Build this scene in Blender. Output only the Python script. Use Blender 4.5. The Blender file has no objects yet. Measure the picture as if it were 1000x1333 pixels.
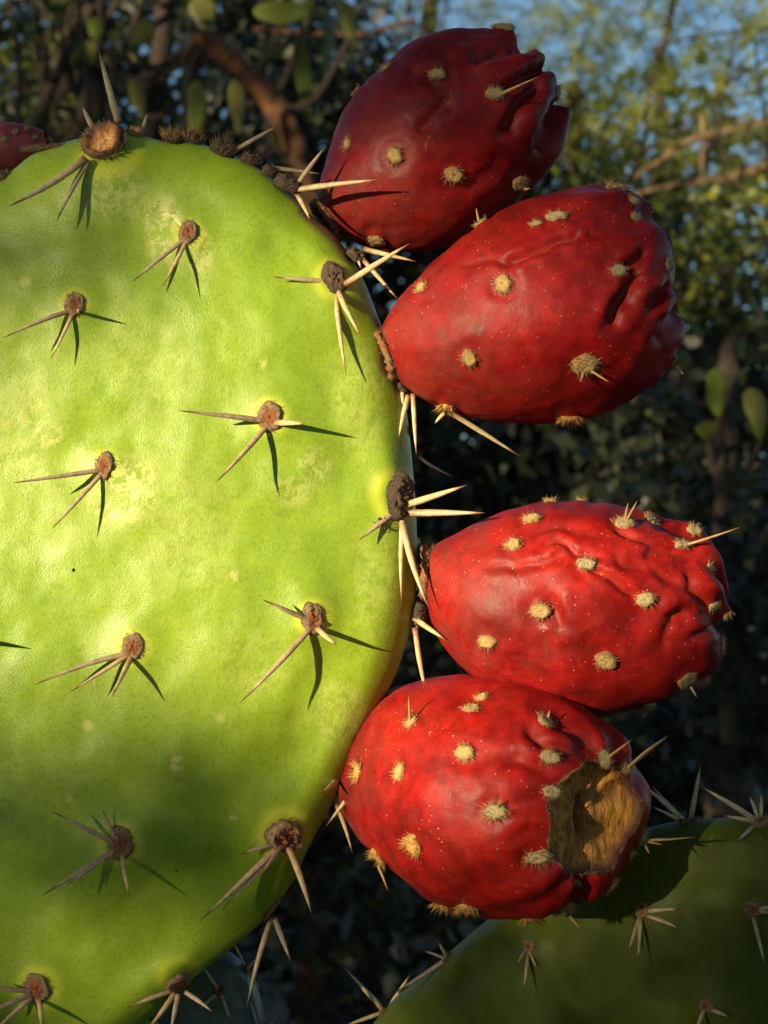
import bpy, math, random
import numpy as np
from mathutils import Vector, Matrix, noise
from mathutils.bvhtree import BVHTree

R = math.radians
scene = bpy.context.scene
col = scene.collection
rng = np.random.default_rng(11)
random.seed(5)

# ------------------------------------------------------------------ camera, sky, sun, exposure
PITCH = R(3.0)
S = 0.0002                       # metres per reference unit in the plane of the big pad
FOC = 2500.0                     # camera distance in those units (0.5 m)
ORG = Vector((0, 0, 1.2))
AX = Vector((1, 0, 0)); UP = Vector((0, -math.sin(PITCH), math.cos(PITCH))); TO = Vector((0, -math.cos(PITCH), -math.sin(PITCH)))
ROT = np.array([AX[:], UP[:], TO[:]]).T      # columns are the local axes

cam_data = bpy.data.cameras.new('camera')
cam = bpy.data.objects.new('camera', cam_data); col.objects.link(cam)
cam.matrix_world = Matrix((( AX.x, UP.x, TO.x, 0), (AX.y, UP.y, TO.y, 0), (AX.z, UP.z, TO.z, 0), (0, 0, 0, 1)))
cam.location = ORG + TO * (FOC * S)
cam_data.sensor_fit = 'VERTICAL'; cam_data.sensor_height = 36.0
cam_data.lens = 36.0 * FOC / 1333.0
cam_data.clip_start = 0.01; cam_data.clip_end = 2000
cam_data.dof.use_dof = True
cam_data.dof.focus_distance = FOC * S - 0.016
cam_data.dof.aperture_fstop = 30
scene.camera = cam

SUN_AZ, SUN_EL = R(40), R(6.5)   # azimuth measured from the camera's back towards its left
sun_dir = Vector((-math.sin(SUN_AZ) * math.cos(SUN_EL), -math.cos(SUN_AZ) * math.cos(SUN_EL), math.sin(SUN_EL)))
world = bpy.data.worlds.new('World'); scene.world = world; world.use_nodes = True
wn = world.node_tree.nodes; wl = world.node_tree.links
bgn = wn['Background']
sky = wn.new('ShaderNodeTexSky'); sky.sky_type = 'NISHITA'; sky.sun_disc = False
sky.sun_elevation = SUN_EL; sky.sun_rotation = math.atan2(sun_dir.x, sun_dir.y)
sky.altitude = 300; sky.air_density = 1.0; sky.dust_density = 0.6; sky.ozone_density = 2.5
wl.new(sky.outputs[0], bgn.inputs[0]); bgn.inputs[1].default_value = 0.105
sd = bpy.data.lights.new('sun', 'SUN'); sd.energy = 5.0; sd.angle = R(0.53); sd.color = (1.0, 0.80, 0.52)
so = bpy.data.objects.new('sun', sd); col.objects.link(so)
so.rotation_euler = sun_dir.to_track_quat('Z', 'Y').to_euler(); so.location = (-3, -4, 5)

scene.view_settings.view_transform = 'Standard'; scene.view_settings.look = 'None'
scene.view_settings.exposure = 1.0; scene.view_settings.gamma = 1.0; scene.view_settings.use_curve_mapping = False
scene.render.engine = 'CYCLES'
scene.cycles.use_denoising = True
scene.cycles.max_bounces = 8; scene.cycles.transparent_max_bounces = 8
scene.cycles.sample_clamp_indirect = 6.0

# ------------------------------------------------------------------ helpers
def W(p):
    """local units (right, up, towards the camera) -> world metres"""
    p = np.asarray(p, float)
    return p @ ROT.T * S + np.array(ORG[:])

def L(px, py, z=0.0):
    k = (FOC - z) / FOC
    return np.array([(px - 500) * k, (667 - py) * k, z])

def B(px, py, depth):
    """world point seen in that direction at `depth` metres in front of the camera"""
    z = FOC - depth / S
    return W(L(px, py, z))

def bpx(depth):                  # metres per reference pixel at that depth
    return depth / FOC

def project(V):
    k = FOC / (FOC - V[:, 2])
    return np.stack([500 + V[:, 0] * k, 667 - V[:, 1] * k], 1)

def mesh_obj(name, V, F, mat, parent=None, smooth=True, attrs=None, origin=None, colors=None):
    """V world coords; stored relative to the origin of the parent thing"""
    V = np.asarray(V, np.float64)
    o0 = np.array(origin if origin is not None else (0, 0, 0), float)
    me = bpy.data.meshes.new(name)
    if isinstance(F, np.ndarray):
        n, k = F.shape
        me.vertices.add(len(V)); me.vertices.foreach_set('co', (V - o0).astype(np.float32).ravel())
        me.loops.add(n * k); me.loops.foreach_set('vertex_index', F.astype(np.int32).ravel())
        me.polygons.add(n); me.polygons.foreach_set('loop_start', np.arange(0, n * k, k, dtype=np.int32))
        me.polygons.foreach_set('loop_total', np.full(n, k, np.int32))
        me.update(calc_edges=True)
    else:
        me.from_pydata((V - o0).tolist(), [], F)
    me.validate()
    if smooth:
        me.polygons.foreach_set('use_smooth', np.ones(len(me.polygons), bool))
    for k, a in (attrs or {}).items():
        at = me.attributes.new(k, 'FLOAT', 'POINT'); at.data.foreach_set('value', np.asarray(a, np.float32))
    me.materials.append(mat)
    ob = bpy.data.objects.new(name, me); col.objects.link(ob)
    if parent is not None:
        ob.parent = parent
    return ob

def thing(name, loc, label, cat, group=None):
    o = bpy.data.objects.new(name, None); col.objects.link(o)
    o.location = loc; o.empty_display_size = 0.02
    o['label'] = label; o['category'] = cat
    if group: o['group'] = group
    return o

def smooth01(x, a, b):
    t = np.clip((x - a) / (b - a), 0, 1); return t * t * (3 - 2 * t)

def catmull(P, n=10, closed=True):
    P = np.asarray(P, float); m = len(P); out = []
    rngi = range(m) if closed else range(m - 1)
    for i in rngi:
        if closed: p0, p1, p2, p3 = P[i - 1], P[i], P[(i + 1) % m], P[(i + 2) % m]
        else: p0, p1, p2, p3 = P[max(i - 1, 0)], P[i], P[i + 1], P[min(i + 2, m - 1)]
        for k in range(n):
            t = k / n
            out.append(0.5 * ((2 * p1) + (-p0 + p2) * t + (2 * p0 - 5 * p1 + 4 * p2 - p3) * t * t + (-p0 + 3 * p1 - 3 * p2 + p3) * t ** 3))
    if not closed: out.append(P[-1])
    return np.array(out)

def vnormals(V, F):
    N = np.zeros_like(V)
    a, b, c, d = (V[F[:, i]] for i in range(4))
    n = np.cross(c - a, d - b)
    for i in range(4): np.add.at(N, F[:, i], n)
    return N / np.maximum(np.linalg.norm(N, axis=1, keepdims=True), 1e-9)

def seg_dist(P, line):
    """distance of 2-D points to a polyline, and the parameter along it"""
    line = np.asarray(line, float); best = np.full(len(P), 1e9); par = np.zeros(len(P)); m = len(line) - 1
    for i in range(m):
        a, b = line[i], line[i + 1]; ab = b - a
        t = np.clip(((P - a) @ ab) / max(ab @ ab, 1e-9), 0, 1)
        d = np.linalg.norm(P - a - t[:, None] * ab, axis=1)
        k = d < best; best[k] = d[k]; par[k] = (i + t[k]) / m
    return best, par

def nz(V, f, off=0.0):
    return np.array([noise.noise((p[0] * f + off, p[1] * f - off, p[2] * f + 2 * off)) for p in V])

def grid_faces(nu, nv, wrap=True):
    i = np.arange(nu - 1)[:, None]; j = np.arange(nv if wrap else nv - 1)[None, :]
    j2 = (j + 1) % nv
    return np.stack([(i * nv + j), (i * nv + j2), ((i + 1) * nv + j2), ((i + 1) * nv + j)], -1).reshape(-1, 4)

def tube(P, rad, n=6, flat=1.0, rough=0.0):
    """tapered tube along points; returns V, F, along"""
    P = np.asarray(P, float); m = len(P)
    T = np.gradient(P, axis=0); T /= np.maximum(np.linalg.norm(T, axis=1, keepdims=True), 1e-9)
    ref = np.array([0.31, 0.17, 0.93]); ref = ref if abs(T[0] @ ref) < 0.9 else np.array([0.9, 0.3, 0.1])
    u = np.cross(T, ref); u /= np.linalg.norm(u, axis=1, keepdims=True); v = np.cross(T, u)
    th = np.linspace(0, 2 * np.pi, n, endpoint=False)
    rad = np.broadcast_to(np.asarray(rad, float), (m,))
    rr = rad[:, None] * (1 + (rough * rng.normal(size=(m, n)) if rough else 0))
    V = P[:, None, :] + rr[..., None] * (np.cos(th)[None, :, None] * u[:, None, :] + flat * np.sin(th)[None, :, None] * v[:, None, :])
    F = grid_faces(m, n)
    return V.reshape(-1, 3), F, np.repeat(np.linspace(0, 1, m), n)

def merge(parts):
    V, F, A, k = [], [], [], 0
    for p in parts:
        V.append(p[0]); F.append(p[1] + k); A.append(p[2]); k += len(p[0])
    return np.concatenate(V), np.concatenate(F), np.concatenate(A)

# ------------------------------------------------------------------ materials
def new_mat(name):
    m = bpy.data.materials.new(name); m.use_nodes = True
    nt = m.node_tree; b = nt.nodes['Principled BSDF']
    return m, nt, b

class NT:
    def __init__(s, nt): s.nt = nt
    def n(s, t, **kw):
        x = s.nt.nodes.new(t)
        for k, v in kw.items():
            if k.startswith('i_'): x.inputs[int(k[2:])].default_value = v
            else: setattr(x, k, v)
        return x
    def l(s, a, b): s.nt.links.new(a, b)
    def noise(s, scale, detail=4, rough=0.55, vec=None):
        x = s.n('ShaderNodeTexNoise'); x.inputs['Scale'].default_value = scale
        x.inputs['Detail'].default_value = detail; x.inputs['Roughness'].default_value = rough
        if vec is not None: s.l(vec, x.inputs['Vector'])
        return x.outputs['Fac']
    def coord(s): return s.n('ShaderNodeTexCoord').outputs['Object']
    def attr(s, name): return s.n('ShaderNodeAttribute', attribute_name=name).outputs['Fac']
    def ramp(s, fac, stops, interp='LINEAR'):
        r = s.n('ShaderNodeValToRGB'); e = r.color_ramp.elements; r.color_ramp.interpolation = interp
        while len(e) < len(stops): e.new(0.5)
        for k, (p, c) in enumerate(stops):
            e[k].position = p; e[k].color = (*c, 1) if len(c) == 3 else c
        s.l(fac, r.inputs[0]); return r.outputs[0]
    def mix(s, fac, a, b, mode='MIX'):
        x = s.n('ShaderNodeMix', data_type='RGBA', blend_type=mode)
        for sock, v in ((x.inputs[0], fac), (x.inputs[6], a), (x.inputs[7], b)):
            if hasattr(v, 'links'): s.l(v, sock)
            else: sock.default_value = v if not isinstance(v, tuple) else (*v, 1)
        return x.outputs[2]
    def math(s, op, a, b=0.0, clamp=False):
        x = s.n('ShaderNodeMath', operation=op, use_clamp=clamp)
        for sock, v in ((x.inputs[0], a), (x.inputs[1], b)):
            if hasattr(v, 'links'): s.l(v, sock)
            else: sock.default_value = v
        return x.outputs[0]
    def bump(s, h, strength, dist, normal=None):
        x = s.n('ShaderNodeBump'); x.inputs['Strength'].default_value = strength; x.inputs['Distance'].default_value = dist
        s.l(h, x.inputs['Height'])
        if normal is not None: s.l(normal, x.inputs['Normal'])
        return x.outputs['Normal']

def mat_pad(name, c_lo, c_hi, c_scar, spec=0.46):
    m, nt, b = new_mat(name); t = NT(nt); co = t.coord()
    n1 = t.noise(22, 5, 0.6, co); n2 = t.noise(140, 4, 0.6, co); n3 = t.noise(900, 3, 0.6, co)
    base = t.ramp(n1, [(0.30, c_lo), (0.70, c_hi)])
    base = t.mix(t.math('MULTIPLY', t.ramp(n2, [(0.45, (0, 0, 0)), (0.72, (1, 1, 1))]), 0.22), base, tuple(x * 1.35 for x in c_hi))
    base = t.mix(t.math('MULTIPLY', t.ramp(n3, [(0.35, (1, 1, 1)), (0.52, (0, 0, 0))]), 0.30), base, tuple(x * 0.55 for x in c_lo))
    # fine dark pits
    vo = t.n('ShaderNodeTexVoronoi'); vo.inputs['Scale'].default_value = 330; t.l(co, vo.inputs['Vector'])
    pit = t.math('MULTIPLY', t.ramp(vo.outputs['Distance'], [(0.05, (1, 1, 1)), (0.13, (0, 0, 0))]), t.ramp(t.noise(60, 2, 0.5, co), [(0.52, (0, 0, 0)), (0.60, (1, 1, 1))]))
    base = t.mix(t.math('MULTIPLY', pit, 0.55), base, (0.05, 0.06, 0.01))
    sc = t.attr('scar')
    scn = t.math('MULTIPLY', sc, t.ramp(t.noise(380, 6, 0.72, co), [(0.44, (0.0, 0.0, 0.0)), (0.55, (1, 1, 1))]))
    base = t.mix(t.math('MULTIPLY', scn, 0.9, True), base, c_scar)
    pm = t.n('ShaderNodeMapping'); pm.inputs['Scale'].default_value = (1, 1, 0.10); pm.inputs['Rotation'].default_value = (0, 0.5, 0); t.l(co, pm.inputs[0])
    sct = t.math('MULTIPLY', t.ramp(t.noise(420, 2, 0.5, pm.outputs[0]), [(0.70, (0, 0, 0)), (0.75, (1, 1, 1))]), t.ramp(t.noise(30, 3, 0.6, co), [(0.52, (0, 0, 0)), (0.62, (1, 1, 1))]))
    base = t.mix(t.math('MULTIPLY', sct, 0.5), base, c_scar)
    v2 = t.n('ShaderNodeTexVoronoi'); v2.inputs['Scale'].default_value = 62; t.l(co, v2.inputs['Vector'])
    s2 = t.n('ShaderNodeSeparateColor'); t.l(v2.outputs['Color'], s2.inputs[0])
    spt = t.math('MULTIPLY', t.ramp(v2.outputs['Distance'], [(0.05, (1, 1, 1)), (0.12, (0, 0, 0))]), t.ramp(s2.outputs[0], [(0.80, (0, 0, 0)), (0.82, (1, 1, 1))]))
    base = t.mix(t.math('MULTIPLY', spt, 0.7), base, c_scar)
    spd = t.math('MULTIPLY', t.ramp(v2.outputs['Distance'], [(0.025, (1, 1, 1)), (0.05, (0, 0, 0))]), t.ramp(s2.outputs[1], [(0.86, (0, 0, 0)), (0.88, (1, 1, 1))]))
    base = t.mix(t.math('MULTIPLY', spd, 0.9), base, (0.045, 0.03, 0.012))
    base = t.mix(t.attr('halo'), base, (0.50, 0.56, 0.05))
    base = t.mix(t.attr('cork'), base, (0.12, 0.08, 0.035))
    t.l(base, b.inputs['Base Color'])
    rr = t.ramp(t.noise(75, 5, 0.65, co), [(0.32, (0.25,) * 3), (0.68, (0.52,) * 3)])
    t.l(rr, b.inputs['Roughness'])
    b.inputs['Specular IOR Level'].default_value = spec
    b.inputs['Subsurface Weight'].default_value = 0.12
    b.inputs['Subsurface Radius'].default_value = (0.6, 1.0, 0.2); b.inputs['Subsurface Scale'].default_value = 0.003
    nb = t.bump(t.noise(80, 2, 0.5, co), 0.20, 0.0016)
    nb = t.bump(t.noise(1900, 3, 0.7, co), 0.6, 0.00022, nb)
    nb = t.bump(t.math('MULTIPLY', scn, -1.0), 0.35, 0.0004, nb)
    t.l(nb, b.inputs['Normal'])
    return m

M = {}
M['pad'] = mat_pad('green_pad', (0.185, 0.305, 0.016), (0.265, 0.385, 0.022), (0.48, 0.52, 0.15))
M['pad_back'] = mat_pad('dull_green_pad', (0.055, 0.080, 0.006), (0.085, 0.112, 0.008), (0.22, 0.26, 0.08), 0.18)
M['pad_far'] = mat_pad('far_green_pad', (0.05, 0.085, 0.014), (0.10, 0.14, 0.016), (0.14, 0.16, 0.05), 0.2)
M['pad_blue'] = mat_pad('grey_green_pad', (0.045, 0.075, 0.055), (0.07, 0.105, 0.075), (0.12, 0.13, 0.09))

def mat_fruit(name, dark, mid, lite, spec_amount):
    m, nt, b = new_mat(name); t = NT(nt); co = t.coord()
    n1 = t.noise(38, 5, 0.6, co); n2 = t.noise(190, 5, 0.65, co); n3 = t.noise(1300, 3, 0.6, co)
    c = t.ramp(n1, [(0.34, tuple(x * 0.75 for x in dark)), (0.50, mid), (0.68, lite)])
    c = t.mix(t.math('MULTIPLY', t.ramp(n2, [(0.42, (1, 1, 1)), (0.58, (0, 0, 0))]), 0.45), c, tuple(x * 0.5 for x in dark))
    c = t.mix(t.math('MULTIPLY', t.ramp(n3, [(0.5, (0, 0, 0)), (0.75, (1, 1, 1))]), 0.08), c, (0.42, 0.10, 0.06))
    # chalky bloom towards the base and in worn patches
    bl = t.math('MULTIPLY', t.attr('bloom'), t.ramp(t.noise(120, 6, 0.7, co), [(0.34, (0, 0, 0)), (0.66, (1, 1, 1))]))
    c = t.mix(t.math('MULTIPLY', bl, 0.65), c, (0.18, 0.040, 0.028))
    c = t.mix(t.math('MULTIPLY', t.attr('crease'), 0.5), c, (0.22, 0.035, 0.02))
    vo = t.n('ShaderNodeTexVoronoi'); vo.inputs['Scale'].default_value = 560; t.l(co, vo.inputs['Vector'])
    vo.inputs['Randomness'].default_value = 1.0
    sp = t.ramp(vo.outputs['Distance'], [(0.06, (1, 1, 1)), (0.15, (0, 0, 0))])
    sp = t.math('MULTIPLY', sp, t.ramp(t.noise(70, 3, 0.6, co), [(0.45, (0, 0, 0)), (0.56, (1, 1, 1))]))
    wn_ = t.n('ShaderNodeSeparateColor'); t.l(vo.outputs['Color'], wn_.inputs[0])
    sp = t.math('MULTIPLY', sp, t.ramp(wn_.outputs[0], [(0.30, (0, 0, 0)), (0.37, (1, 1, 1))]))
    spk = t.math('MULTIPLY', sp, spec_amount)
    c = t.mix(spk, c, (0.62, 0.36, 0.24))
    # fine scratches and dust
    sm = t.n('ShaderNodeMapping'); sm.inputs['Scale'].default_value = (1, 1, 0.12); sm.inputs['Rotation'].default_value = (0.4, 0.2, 0.7); t.l(co, sm.inputs[0])
    scr = t.math('MULTIPLY', t.ramp(t.noise(900, 3, 0.6, sm.outputs[0]), [(0.66, (0, 0, 0)), (0.72, (1, 1, 1))]), t.ramp(t.noise(55, 3, 0.6, co), [(0.50, (0, 0, 0)), (0.62, (1, 1, 1))]))
    c = t.mix(t.math('MULTIPLY', scr, 0.45), c, (0.45, 0.20, 0.12))
    t.l(c, b.inputs['Base Color'])
    t.l(t.ramp(n2, [(0.3, (0.38,) * 3), (0.7, (0.60,) * 3)]), b.inputs['Roughness'])
    b.inputs['Specular IOR Level'].default_value = 0.2
    b.inputs['Subsurface Weight'].default_value = 0.10
    b.inputs['Subsurface Radius'].default_value = (1.0, 0.15, 0.1); b.inputs['Subsurface Scale'].default_value = 0.003
    wv = t.n('ShaderNodeTexNoise'); wv.inputs['Scale'].default_value = 70; wv.inputs['Detail'].default_value = 2; wv.inputs['Distortion'].default_value = 0.4; t.l(co, wv.inputs['Vector'])
    rid = t.math('ABSOLUTE', t.math('SUBTRACT', wv.outputs['Fac'], 0.5))
    nb = t.bump(t.ramp(rid, [(0.0, (0, 0, 0)), (0.10, (0.7,) * 3), (0.3, (1, 1, 1))], 'EASE'), 0.10, 0.0006)
    nb = t.bump(t.noise(150, 4, 0.6, co), 0.28, 0.0010, nb)
    nb = t.bump(n3, 0.30, 0.00018, nb)
    nb = t.bump(sp, 0.5, 0.0003, nb)
    t.l(nb, b.inputs['Normal'])
    return m

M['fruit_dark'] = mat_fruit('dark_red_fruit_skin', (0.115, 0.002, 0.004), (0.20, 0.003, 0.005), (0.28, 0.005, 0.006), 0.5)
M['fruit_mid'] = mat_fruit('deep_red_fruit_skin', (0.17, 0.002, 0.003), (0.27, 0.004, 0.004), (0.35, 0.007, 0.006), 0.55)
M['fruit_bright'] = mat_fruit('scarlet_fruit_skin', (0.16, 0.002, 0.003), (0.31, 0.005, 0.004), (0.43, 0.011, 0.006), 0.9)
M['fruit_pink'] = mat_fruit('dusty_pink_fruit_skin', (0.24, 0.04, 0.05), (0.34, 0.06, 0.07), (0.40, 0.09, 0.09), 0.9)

def mat_along(name, stops, rough=0.5, nscale=500, amt=0.35):
    m, nt, b = new_mat(name); t = NT(nt); co = t.coord()
    c = t.ramp(t.attr('along'), stops)
    k = t.ramp(t.noise(nscale, 4, 0.6, co), [(0.3, (1 - amt,) * 3), (0.7, (1 + amt * 0.4,) * 3)])
    t.l(t.mix(1.0, c, k, 'MULTIPLY'), b.inputs['Base Color'])
    b.inputs['Roughness'].default_value = rough
    t.l(t.bump(t.noise(nscale * 2.2, 4, 0.7, co), 0.5, 0.0003), b.inputs['Normal'])
    return m

M['spine'] = mat_along('straw_spine', [(0.0, (0.16, 0.045, 0.015)), (0.06, (0.38, 0.24, 0.10)), (0.25, (0.60, 0.46, 0.23)), (0.78, (0.62, 0.48, 0.24)), (0.90, (0.26, 0.11, 0.04)), (1.0, (0.05, 0.025, 0.015))], 0.42)
M['spine_grey'] = mat_along('grey_spine', [(0.0, (0.14, 0.06, 0.03)), (0.08, (0.40, 0.29, 0.17)), (0.75, (0.50, 0.40, 0.25)), (0.92, (0.15, 0.08, 0.04)), (1.0, (0.04, 0.02, 0.015))], 0.5)
M['bristle'] = mat_along('straw_bristle', [(0.0, (0.45, 0.28, 0.10)), (0.8, (0.5, 0.30, 0.12)), (1.0, (0.30, 0.12, 0.05))], 0.5)
M['areole'] = mat_along('brown_felt', [(0.0, (0.30, 0.10, 0.032)), (0.42, (0.25, 0.09, 0.032)), (0.58, (0.24, 0.15, 0.075)), (0.88, (0.27, 0.185, 0.10)), (1.0, (0.08, 0.055, 0.028))], 0.95, 1400, 0.6)
M['areole_dark'] = mat_along('dark_felt', [(0.0, (0.12, 0.065, 0.035)), (0.5, (0.15, 0.095, 0.05)), (1.0, (0.055, 0.04, 0.025))], 0.95, 1400, 0.6)
M['tan_felt'] = mat_along('tan_felt', [(0.0, (0.52, 0.34, 0.11)), (0.5, (0.48, 0.33, 0.12)), (1.0, (0.28, 0.16, 0.055))], 0.95, 1500, 0.35)
M['pale_felt'] = mat_along('pale_felt', [(0.0, (0.46, 0.37, 0.19)), (1.0, (0.34, 0.26, 0.12))], 0.95, 1500, 0.35)
M['orange_felt'] = mat_along('orange_felt', [(0.0, (0.64, 0.37, 0.09)), (1.0, (0.46, 0.25, 0.06))], 0.95, 1500, 0.5)
M['glochid_tan'] = mat_along('tan_glochids', [(0.0, (0.30, 0.20, 0.07)), (1.0, (0.48, 0.34, 0.13))], 0.7)
M['glochid_orange'] = mat_along('orange_glochids', [(0.0, (0.40, 0.20, 0.04)), (1.0, (0.60, 0.38, 0.10))], 0.7)
M['glochid_brown'] = mat_along('brown_glochids', [(0.0, (0.12, 0.07, 0.03)), (1.0, (0.34, 0.24, 0.10))], 0.8)

def mat_scar():
    m, nt, b = new_mat('fibrous_flower_scar'); t = NT(nt); co = t.coord()
    mp = t.n('ShaderNodeMapping'); mp.inputs['Scale'].default_value = (1, 1, 0.16); t.l(co, mp.inputs[0])
    n1 = t.noise(700, 5, 0.7, mp.outputs[0]); n2 = t.noise(130, 4, 0.6, co)
    c = t.ramp(n1, [(0.36, (0.20, 0.070, 0.010)), (0.50, (0.55, 0.23, 0.022)), (0.70, (0.78, 0.42, 0.06))])
    c = t.mix(t.ramp(n2, [(0.45, (0, 0, 0)), (0.65, (0.45,) * 3)]), c, (0.16, 0.07, 0.02))
    c = t.mix(t.attr('along'), c, (0.060, 0.018, 0.022))
    t.l(c, b.inputs['Base Color']); b.inputs['Roughness'].default_value = 0.6
    t.l(t.bump(n1, 0.9, 0.0016), b.inputs['Normal'])
    return m
M['scar'] = mat_scar()

def mat_raw():
    m, nt, b = new_mat('raw_orange_scar'); t = NT(nt); co = t.coord()
    n2 = t.noise(420, 5, 0.65, co)
    c = t.ramp(t.attr('along'), [(0.0, (0.90, 0.66, 0.30)), (0.40, (0.78, 0.42, 0.12)), (0.66, (0.48, 0.20, 0.05)), (0.80, (0.16, 0.085, 0.03)), (1.0, (0.07, 0.045, 0.025))])
    c = t.mix(t.ramp(n2, [(0.5, (0, 0, 0)), (0.68, (0.4,) * 3)]), c, (0.30, 0.13, 0.04))
    t.l(c, b.inputs['Base Color']); b.inputs['Roughness'].default_value = 0.5
    t.l(t.bump(n2, 0.6, 0.001), b.inputs['Normal'])
    return m
M['raw'] = mat_raw()

def mat_leaf(name, stops, trans=0.35):
    m, nt, b = new_mat(name); t = NT(nt)
    c = t.ramp(t.attr('rnd'), stops)
    t.l(c, b.inputs['Base Color']); b.inputs['Roughness'].default_value = 0.5
    tr = t.n('ShaderNodeBsdfTranslucent'); t.l(c, tr.inputs[0])
    mx = t.n('ShaderNodeMixShader'); mx.inputs[0].default_value = trans
    t.l(b.outputs[0], mx.inputs[1]); t.l(tr.outputs[0], mx.inputs[2])
    t.l(mx.outputs[0], nt.nodes['Material Output'].inputs[0])
    return m
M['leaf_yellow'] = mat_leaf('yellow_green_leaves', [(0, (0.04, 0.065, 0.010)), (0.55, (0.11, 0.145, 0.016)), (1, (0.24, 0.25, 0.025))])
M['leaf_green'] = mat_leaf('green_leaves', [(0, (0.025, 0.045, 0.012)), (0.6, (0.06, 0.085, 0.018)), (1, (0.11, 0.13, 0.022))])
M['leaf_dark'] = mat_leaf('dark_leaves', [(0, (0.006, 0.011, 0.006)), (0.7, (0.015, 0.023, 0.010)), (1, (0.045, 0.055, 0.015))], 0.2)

def mat_bark(name, a, b_, c_):
    m, nt, b = new_mat(name); t = NT(nt); co = t.coord()
    n = t.noise(35, 6, 0.7, co)
    t.l(t.ramp(n, [(0.3, a), (0.5, b_), (0.72, c_)]), b.inputs['Base Color'])
    b.inputs['Roughness'].default_value = 0.9
    t.l(t.bump(t.noise(60, 6, 0.7, co), 0.8, 0.01), b.inputs['Normal'])
    return m
M['bark'] = mat_bark('dark_bark', (0.010, 0.008, 0.006), (0.028, 0.020, 0.013), (0.06, 0.043, 0.028))
M['bark_tan'] = mat_bark('tan_bark', (0.06, 0.04, 0.022), (0.15, 0.10, 0.055), (0.24, 0.17, 0.09))
M['bark_rust'] = mat_bark('rusty_bark', (0.012, 0.008, 0.006), (0.09, 0.038, 0.014), (0.26, 0.11, 0.03))
M['soil'] = mat_bark('dry_soil', (0.03, 0.022, 0.016), (0.07, 0.05, 0.035), (0.12, 0.09, 0.06))

# ------------------------------------------------------------------ ground
def build_ground():
    n = 120
    xs = np.sign(np.linspace(-1, 1, n)) * np.abs(np.linspace(-1, 1, n)) ** 3 * 400
    X, Y = np.meshgrid(xs, xs, indexing='ij')
    Z = np.array([[0.05 * noise.noise((x * 0.8, y * 0.8, 0)) + 0.02 * noise.noise((x * 3, y * 3, 5)) for y in xs] for x in xs]) - 0.05
    V = np.stack([X, Y, Z], -1).reshape(-1, 3)
    o = mesh_obj('ground', V, grid_faces(n, n, False), M['soil']); o['kind'] = 'structure'
build_ground()

# ------------------------------------------------------------------ pads
def plane_frame(z0=0.0, slope=0.0, xref=750):
    """pad plane z = z0 + slope*(X-Xref) in local units"""
    n = np.array([-slope, 0, 1.0]); n /= np.linalg.norm(n)
    e1 = np.array([1.0, 0, slope]); e1 /= np.linalg.norm(e1); e2 = np.array([0, 1.0, 0])
    o = np.array([xref - 500, 0, z0], float)
    return o, e1, e2, n

def to_plane(pxs, fr):
    o, e1, e2, n = fr; C = np.array([0, 0, FOC]); out = []
    for px, py in pxs:
        d = np.array([px - 500, 667 - py, -FOC], float)
        t = ((o - C) @ n) / (d @ n); p = C + d * t - o
        out.append((p @ e1, p @ e2))
    return np.array(out)

class Surf:
    """local mesh with ray casting"""
    def __init__(s, V, F):
        s.V, s.F = V, F
        s.bvh = BVHTree.FromPolygons([tuple(v) for v in V], [tuple(f) for f in F.tolist()])
    def hit(s, px, py, zguess=0.0):
        o = Vector((0, 0, FOC)); d = Vector((px - 500, 667 - py, -FOC)).normalized()
        loc, nor, _, _ = s.bvh.ray_cast(o, d)
        if loc is None:
            best = None
            for z in np.linspace(zguess + 160, zguess - 260, 60):
                p = Vector(L(px, py, z)); q, nn, _, dist = s.bvh.find_nearest(p)
                if best is None or dist < best[0]: best = (dist, q, nn)
            loc, nor = best[1], best[2]
        if nor.dot(d) > 0.35: nor = -nor
        return np.array(loc), np.array(nor)

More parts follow.
